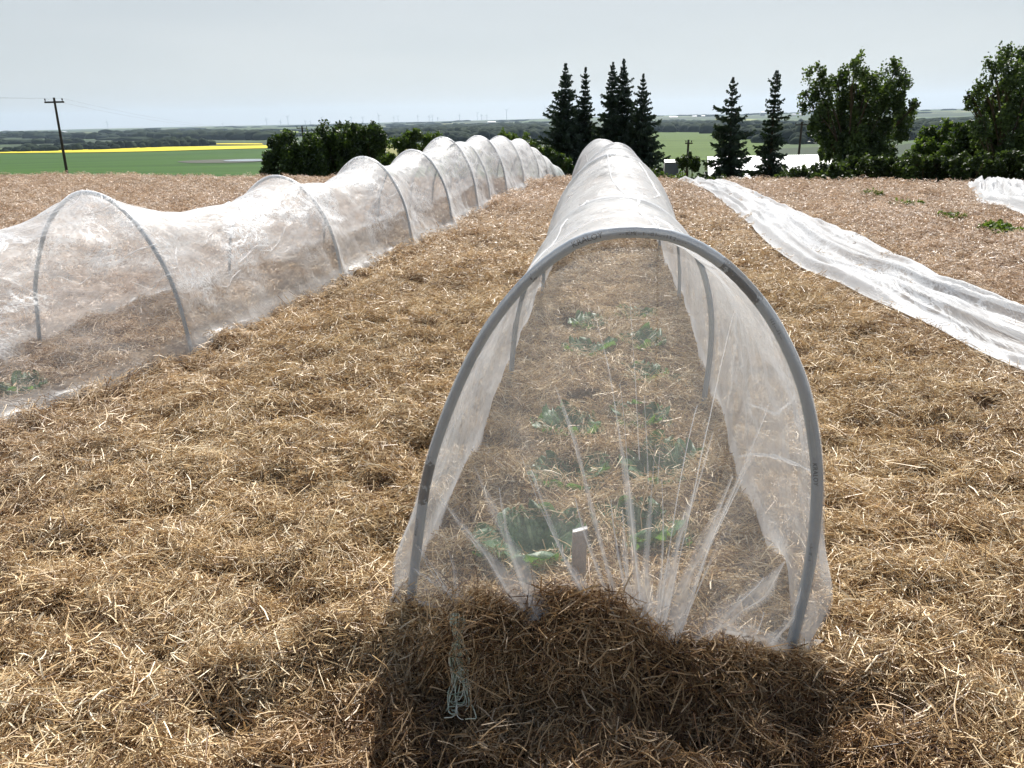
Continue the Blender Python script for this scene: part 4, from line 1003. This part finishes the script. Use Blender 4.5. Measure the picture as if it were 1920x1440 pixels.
bush('dark bush in the middle of the thicket left of the tunnels', 61, [(610, 262, 26), (635, 252, 24), (620, 290, 36), (655, 280, 32), (640, 315, 36), (680, 310, 34), (605, 318, 30)], 20000, M_BUSH, 32, .15)
bush('tall rounded bush with a brighter top at the right of the thicket', 60, [(665, 252, 22), (690, 246, 20), (708, 258, 20), (700, 275, 26), (680, 285, 28), (715, 290, 18), (695, 312, 30)], 15000, M_BUSH, 33, .15)
bush('low light green shrub between the thicket and the farther bushes', 58, [(735, 300, 16), (715, 310, 16), (750, 312, 16)], 5000, M_OLIVE, 34, .12, 'shrub')
bush('olive green bush behind the left tunnel, right of the thicket', 66, [(748, 270, 18), (775, 262, 18), (800, 262, 16), (818, 258, 12), (765, 285, 22), (800, 285, 22), (825, 275, 14), (850, 285, 14)], 11000, M_OLIVE, 35, .14)
bush('small green bush behind the far end of the left tunnel', 64, [(945, 262, 14), (965, 268, 16), (990, 275, 18), (1010, 282, 18), (920, 280, 14), (960, 290, 20)], 8000, M_OLIVE, 36, .13)
bush('low dark bush at the foot of the leftmost spruce', 50, [(1045, 300, 18), (1030, 290, 14), (1060, 315, 18)], 6000, M_BUSH, 37, .12)
bush('small round dark bush in front of the bright green field', 46, [(1290, 300, 13), (1280, 308, 14), (1303, 308, 14)], 4000, M_HEDGE, 38, .1)
bush('olive leaved bush right of the big poplar', 48, [(1745, 262, 22), (1770, 250, 20), (1725, 280, 22), (1760, 290, 30), (1795, 285, 30), (1710, 298, 22)], 14000, M_OLIVE, 39, .13)
bush('dark leafy bush between the olive bush and the right hand poplar', 44, [(1805, 245, 20), (1820, 262, 26), (1790, 300, 32), (1830, 300, 36)], 14000, M_BUSH, 40, .12)
bush('yellow green shrub low behind the big poplar on its left', 52, [(1550, 262, 14), (1562, 275, 16), (1548, 288, 14)], 4000, M_OLIVE, 41, .12, 'shrub')
# hedge of separate shrubs behind the crest
hx0 = [1215, 1240, 1266, 1292, 1318, 1345, 1372, 1400, 1430, 1458, 1486, 1514, 1542, 1572, 1602, 1634, 1668, 1702, 1738, 1774, 1812, 1850, 1890, 1930]
for k, px in enumerate(hx0):
    topy = np.interp(px, [1200, 1330, 1440, 1490, 1600, 1700, 1930], [314, 334, 334, 316, 296, 288, 283])+RN.randn()*2.5
    Yd = 33-.010*(px-1200)+RN.rand()*2
    mm = M_OLIVE if k in (1, 2) else M_HEDGE
    r0 = 22*1.0
    bush('%s shrub of the dark hedge behind the field, counted from the spruce clump' % (['first']+ordn+['fifteenth', 'sixteenth', 'seventeenth', 'eighteenth', 'nineteenth', 'twentieth', 'twenty-first', 'twenty-second', 'twenty-third', 'twenty-fourth'])[k], Yd,
         [(px-8, topy+r0*.8, r0*.8), (px+9, topy+r0*.9, r0*.8), (px, topy+r0*1.5, r0*1.2), (px+3, topy+r0*2.3, r0*1.3)], 5200, mm, 400+k, .085, 'shrub', 'shrub', 'shrubs in the hedge behind the field')

# ------------------------------------------------------------------ green weeds in the straw, right
for k, (px, py, n_, lb) in enumerate([(1865, 427, 26, 'patch of bright green weeds in the straw, largest and nearest the right edge'), (1893, 433, 14, 'small green weed just right of the largest weed patch'),
                                      (1712, 385, 20, 'low green weed patch left of the largest one, farther up the field'), (1690, 379, 14, 'thin green weed beside the farther weed patch'),
                                      (1636, 364, 12, 'tiny green weed far up the straw field below the poplar'), (1785, 404, 10, 'small olive weed between the two green patches')]):
    p = atz(px, py, .02); C = np.array([p+[float(np.clip(RN.randn(), -1.3, 1.3))*.11, float(np.clip(RN.randn(), -1.3, 1.3))*.08, abs(RN.randn())*.03] for _ in range(n_*12)]); C[:, 2] = H1(C[:, 0], C[:, 1])+.03+np.abs(RN.randn(len(C)))*.035
    V, Q = leaf_cards(C, .05, 70+k, 1.5); o = link('weed', mesh_from('weed', V, Q, attr={'tint': ('FACE', .4+.5*RN.rand(len(Q)))}), M_OLIVE); tag(o, lb, 'weed', 'weeds in the straw')

# ------------------------------------------------------------------ utility poles and wires
def pole(label, top, zb, arm, rad, lean=(0, 0), armr=None):
    e = empty('utility_pole', (top[0]+lean[0], top[1], zb)); tag(e, label, 'utility pole', 'wooden utility poles')
    mb = MB(); mb.tube(np.array([(top[0]+lean[0], top[1], zb), (top[0], top[1], top[2])]), [rad*1.25, rad*.8], 10); mb.build('post', M_POLE, e, True)
    mb = MB(); mb.box((top[0]+.02, top[1]-rad*1.1, top[2]-.32), (arm, .05, .06)); mb.build('crossarm', M_POLE, e)
    out = []
    for sx in (-1, 1):
        mb = MB(); c = np.array((top[0]+sx*(arm-.08), top[1]-rad*1.1, top[2]-.26)); mb.tube([c, c+[0, 0, .06], c+[0, 0, .07], c+[0, 0, .2]], [.02, .02, .055, .04], 8); mb.build('insulator', M_POLE, e, True); out.append(c+[0, 0, .2])
    return e, out
tp = at(101, 183, 60); _, i1 = pole('leaning wooden utility pole with one crossarm at the left edge of the green field', tp, gz(tp[0], 60), .72, .095, (-.3, 0))
tp2 = at(566, 236, 118); _, i2 = pole('far utility pole poking up behind the left end of the thicket', tp2, gz(tp2[0], 118), .8, .14)
tp3 = at(1291, 262, 75); _, i3 = pole('small utility pole in front of the bright green field on the right', tp3, gz(tp3[0], 75), .35, .12)
tp4 = at(1504, 228, 85); _, i4 = pole('thin utility pole behind the slender spruce', tp4, gz(tp4[0], 85), .8, .13)
for k in range(2):
    mb = MB(); t = np.linspace(0, 1, 30)[:, None]; A_, B_ = i1[k], i2[k]; P = A_*(1-t)+B_*t; P[:, 2] -= 4*1.1*t[:, 0]*(1-t[:, 0]); mb.tube(P, .003, 4)
    tag(mb.build('power_line', M_POLE), '%s sagging power line running right from the leaning pole' % ('upper' if k else 'lower'), 'wire', 'power lines')
    mb = MB(); B_ = A_+np.array([-38, -6+2*k, 4.0]); P = A_*(1-t)+B_*t; P[:, 2] -= 4*.8*t[:, 0]*(1-t[:, 0]); mb.tube(P, .003, 4)
    tag(mb.build('power_line', M_POLE), '%s power line leaving the leaning pole towards the left edge' % ('front' if k else 'back'), 'wire', 'power lines')

# ------------------------------------------------------------------ wind turbines
M_TURB = plain('turbine_paint', (.34, .37, .40), .6, .05, .05)
TB = [(203, 243, 16, 0), (419, 240, 9, 1), (501, 238, 17, 2), (527, 237, 11, 0), (541, 236, 19, 1), (573, 236, 10, 2), (583, 236, 9, 0), (604, 235, 16, 1), (612, 235, 9, 2), (659, 232, 14, 0), (681, 231, 12, 1), (711, 231, 17, 2),
      (739, 230, 11, 0), (747, 230, 13, 1), (784, 229, 13, 2), (805, 228, 11, 0), (811, 228, 12, 1), (821, 228, 8, 2), (862, 227, 13, 0), (895, 225, 14, 1), (903, 225, 10, 2), (913, 225, 10, 0), (950, 223, 19, 1), (1022, 221, 22, 2), (1028, 221, 15, 0)]
rel = ['leftmost one, standing alone beyond the leaning pole', 'small one, second from the left', 'tall one above the left end of the thicket']
for k, (px, py, hp, ph) in enumerate(TB):
    Yd = 9000.; b0 = at(px, py, Yd); tz = b0[2]+hp/F*Yd*1.13*.68; z0 = gz(b0[0], Yd)
    e = empty('wind_turbine', (b0[0], Yd, z0)); lb = rel[k] if k < 3 else ('rightmost one, beside the spruce clump' if k == 24 else 'the %s counted from the left along the horizon' % (['x', 'x', 'x', 'fourth', 'fifth', 'sixth', 'seventh', 'eighth', 'ninth', 'tenth', 'eleventh', 'twelfth', 'thirteenth', 'fourteenth', 'fifteenth', 'sixteenth', 'seventeenth', 'eighteenth', 'nineteenth', 'twentieth', 'twenty-first', 'twenty-second', 'twenty-third', 'twenty-fourth', 'x'][k]))
    tag(e, 'distant white wind turbine, '+lb, 'wind turbine', 'wind turbines on the horizon')
    mb = MB(); mb.tube([(b0[0], Yd, z0-2), (b0[0], Yd, tz)], [2.6, 1.9], 8); mb.build('tower', M_TURB, e)
    mb = MB(); mb.box((b0[0], Yd-1, tz+1.5), (2.2, 5, 2.2)); mb.build('nacelle', M_TURB, e)
    for q in range(3):
        a_ = ph*.7+.3+q*2.094; L_ = hp/F*Yd*.36; mb = MB(); c = np.array([b0[0], Yd-7, tz+1.5]); d = np.array([math.sin(a_), 0, math.cos(a_)])
        mb.tube([c, c+d*L_*.2, c+d*L_], [1.1, 1.7, .4], 5); mb.build('blade', M_TURB, e)

# ------------------------------------------------------------------ barn and sheds
def roofmat():
    m, t, b = mat('white_ribbed_roof'); b.inputs['Base Color'].default_value = (.72, .73, .74, 1); b.inputs['Roughness'].default_value = .45; b.inputs['Metallic'].default_value = .0
    return m
bn = empty('barn', (20.5, 53, gz(20.5, 53))); tag(bn, 'long low barn with a ribbed white metal roof behind the lone spruces', 'barn')
A_ = at(1326, 294, 55.5); B_ = at(1655, 288, 53); rid_ = (B_-A_); L_ = np.linalg.norm(rid_[:2]); ud = rid_/np.linalg.norm(rid_); side = np.array([ud[1], -ud[0], 0]); side /= np.linalg.norm(side)
nrib = 96; Vv, Qv = [], []
for i in range(nrib*4+1):
    f = i/(nrib*4.); bump = .035 if i % 4 == 1 or i % 4 == 2 else 0
    for (k, dr) in ((0, 0), (1, 4.6)):
        P = A_+rid_*f+side*dr+np.array([0, 0, -dr*.27+bump]); Vv.append(P)
Qv = [[2*i, 2*i+1, 2*i+3, 2*i+2] for i in range(nrib*4)]
mb = MB(); mb.add(Vv, Qv)
Vb2 = [A_+[0, 0, -.01], B_+[0, 0, -.01], B_-side*4.6+[0, 0, -1.25], A_-side*4.6+[0, 0, -1.25]]; mb.add(Vb2, [[0, 1, 2, 3]])
mb.build('roof', roofmat(), bn)
mb = MB(); E1, E2 = A_+side*4.3, B_+side*4.3; F1, F2 = A_-side*4.3, B_-side*4.3; zb = gz(20, 50)-1
W = []
for q in (E1, E2, F2, F1): W += [(q[0], q[1], zb), (q[0], q[1], A_[2]-1.3)]
mb.add(W, [[0, 2, 3, 1], [2, 4, 5, 3], [4, 6, 7, 5], [6, 0, 1, 7]]); mb.build('wall', plain('barn_wall', (.45, .45, .43), .8, .1, 1), bn)
for i in range(4):
    c = E1*(1-(i+.5)/4.)+E2*((i+.5)/4.); mb = MB(); mb.box((c[0]+side[0]*.05, c[1]+side[1]*.05, zb+1.9), (.5, .04, .4), math.atan2(ud[1], ud[0])); mb.build('window', plain('dark_glass', (.03, .035, .04), .15), bn)
def shed(label, px, py, Yd, wd, hgt, roofc):
    p = at(px, py, Yd); z0 = gz(p[0], Yd); e = empty('shed', (p[0], Yd, z0)); tag(e, label, 'shed')
    mb = MB(); mb.box((p[0], Yd, (z0+p[2]-hgt*.4)/2), (wd, wd*.6, (p[2]-hgt*.4-z0)/2)); mb.build('wall', plain('shed_wall', (.16, .16, .15), .8, .1, 2), e)
    mb = MB(); zt = p[2]; mb.add([(p[0]-wd*1.1, Yd-wd*.7, zt-hgt*.45), (p[0]+wd*1.1, Yd-wd*.7, zt-hgt*.45), (p[0]+wd*1.1, Yd, zt), (p[0]-wd*1.1, Yd, zt), (p[0]+wd*1.1, Yd+wd*.7, zt-hgt*.45), (p[0]-wd*1.1, Yd+wd*.7, zt-hgt*.45)], [[0, 1, 2, 3], [3, 2, 4, 5]]); mb.build('roof', plain('shed_roof', roofc, .5, .05, 2), e)
shed('small grey roofed shed just showing right of the spruce clump', 1259, 299, 52, .45, .4, (.32, .34, .36))
for k, (px, py, sz, lb) in enumerate([(1262, 224.5, 26, 'white long building far off on the ridge above the bright field'), (1302, 223, 14, 'small pale building on the far ridge, right of the long white one'), (1318, 222.5, 12, 'tiny pale building on the far ridge near the lone spruce'),
                                      (1500, 217, 16, 'pale building of the far town behind the slender spruce'), (1488, 217.5, 12, 'tiny white building left in the far town'), (1430, 211, 14, 'tiny building on the far skyline between the two lone spruces'),
                                      (922, 234, 26, 'pale long building on the far wooded ridge'), (120, 251, 22, 'white building far off beyond the leaning pole'), (200, 255, 14, 'tiny pale farm building in the far valley left'), (70, 262, 12, 'tiny farm building at the far left')]):
    Yd = 5200.; p = at(px, py, Yd); z0 = gz(p[0], Yd); e = empty('far_building', (p[0], Yd, z0)); tag(e, lb, 'building', 'far buildings')
    zt = max(p[2], z0+4); mb = MB(); mb.box((p[0], Yd, (zt+z0)/2-1), (sz, sz*.5, max(3, (zt-z0)/2))); mb.build('wall', plain('far_wall', (.35, .35, .34), .8, .05, .1), e)
    mb = MB(); mb.add([(p[0]-sz*1.05, Yd-sz*.55, zt), (p[0]+sz*1.05, Yd-sz*.55, zt), (p[0]+sz*1.05, Yd, zt+5), (p[0]-sz*1.05, Yd, zt+5), (p[0]+sz*1.05, Yd+sz*.55, zt), (p[0]-sz*1.05, Yd+sz*.55, zt)], [[0, 1, 2, 3], [3, 2, 4, 5]]); mb.build('roof', plain('far_roof', (.42, .43, .44), .6, .05, .1), e)

# ------------------------------------------------------------------ far woods (one mass)
ico = None
def woods():
    phi = (1+5**.5)/2; a = []
    bm = bmesh.new(); bmesh.ops.create_icosphere(bm, subdivisions=2, radius=1); V0 = np.array([v.co[:] for v in bm.verts]); F0 = np.array([[v.index for v in f.verts] for f in bm.faces]); bm.free()
    Vs, Qs, Ts, n0 = [], [], [], 0
    rs = np.random.RandomState(5)
    def lump(x, y, r, h):
        nonlocal n0
        z = gz(x, y); V = V0*(1+.35*(rs.rand(len(V0), 1)-.5))*[r, r, h]+[x, y, z+h*.45]; Vs.append(V); Qs.append(F0+n0); Ts.append(np.full(len(F0), rs.rand())); n0 += len(V)
    def strip(p0, p1, n, r, h, dep):
        for i in range(n):
            t = rs.rand(); px = p0[0]+(p1[0]-p0[0])*t; py = p0[1]+(p1[1]-p0[1])*t; g = G(px, py)
            lump(g[0]+rs.randn()*8, g[1]+rs.rand()*dep, r*(.6+.8*rs.rand()), h*(.6+.8*rs.rand()))
    strip((-60, 287), (120, 283), 45, 7, 4.5, 50); strip((120, 283), (370, 274), 100, 7, 6, 70); strip((40, 279), (240, 275), 40, 8, 5, 50); strip((270, 275.5), (345, 272), 45, 8, 7, 50)
    strip((-60, 264), (190, 262), 90, 20, 9, 200); strip((260, 263), (500, 262), 130, 20, 10, 200); strip((-50, 272), (130, 270), 50, 12, 6, 60); strip((200, 258), (480, 256), 90, 25, 9, 200)
    strip((700, 268), (1030, 262), 240, 14, 9, 500); strip((700, 258), (1040, 252), 240, 18, 9, 700); strip((720, 250), (1040, 245), 200, 25, 10, 1500)
    strip((1180, 250), (1340, 247), 90, 14, 9, 200); strip((1220, 243), (1440, 240), 140, 18, 9, 500); strip((1200, 236), (1440, 232), 120, 26, 9, 900)
    strip((1480, 270), (1560, 268), 60, 8, 9, 100); strip((1400, 262), (1560, 258), 110, 9, 9, 160); strip((1400, 254), (1560, 248), 110, 10, 9, 260)
    strip((1680, 262), (1830, 258), 90, 10, 9, 200); strip((1690, 250), (1840, 244), 120, 14, 9, 400); strip((1690, 240), (1850, 236), 90, 18, 8, 700)
    for i in range(260):
        a_ = R(-36+72*rs.rand()); d = 2200+5500*rs.rand()**1.3
        cx_, cy_ = d*math.sin(a_), d*math.cos(a_)
        if vn(cx_/900., cy_/700., 8) > -.05:
            for q in range(2): lump(cx_+rs.randn()*50, cy_+rs.randn()*20, 30+40*rs.rand(), 4+4*rs.rand())
    V = np.vstack(Vs); Q = np.vstack(Qs); T = np.concatenate(Ts)
    m_ = foliage('far_wood', (.010, .018, .010), (.016, .026, .013), (.026, .038, .018), .0); m_.node_tree.nodes['Principled BSDF'].inputs['Specular IOR Level'].default_value = .05; m_.node_tree.nodes['Principled BSDF'].inputs['Roughness'].default_value = 1
    o = link('far_woodland', mesh_from('far_woodland', V, Q, False, attr={'tint': ('FACE', T)}), m_); tag(o, kind='stuff')
    o['label'] = 'distant dark woods and shelter belts across the valley'; o['category'] = 'woods'
woods()

# ------------------------------------------------------------------ haze
HAZE = True
if HAZE:
    mb = MB(); mb.box((0, 6900, 60), (15500, 7900, 240)); mh, th_, bh = mat('haze_air'); th_.nodes.remove(bh)
    pv = N(th_, 'ShaderNodeVolumePrincipled'); pv.inputs['Color'].default_value = (.62, .80, 1.0, 1); pv.inputs['Density'].default_value = 3.8e-5; pv.inputs['Anisotropy'].default_value = .3
    th_.links.new(pv.outputs[0], th_.nodes['Material Output'].inputs['Volume']); hz = mb.build('haze', mh); tag(hz, kind='stuff'); hz['label'] = 'thin bluish haze over the far valley'
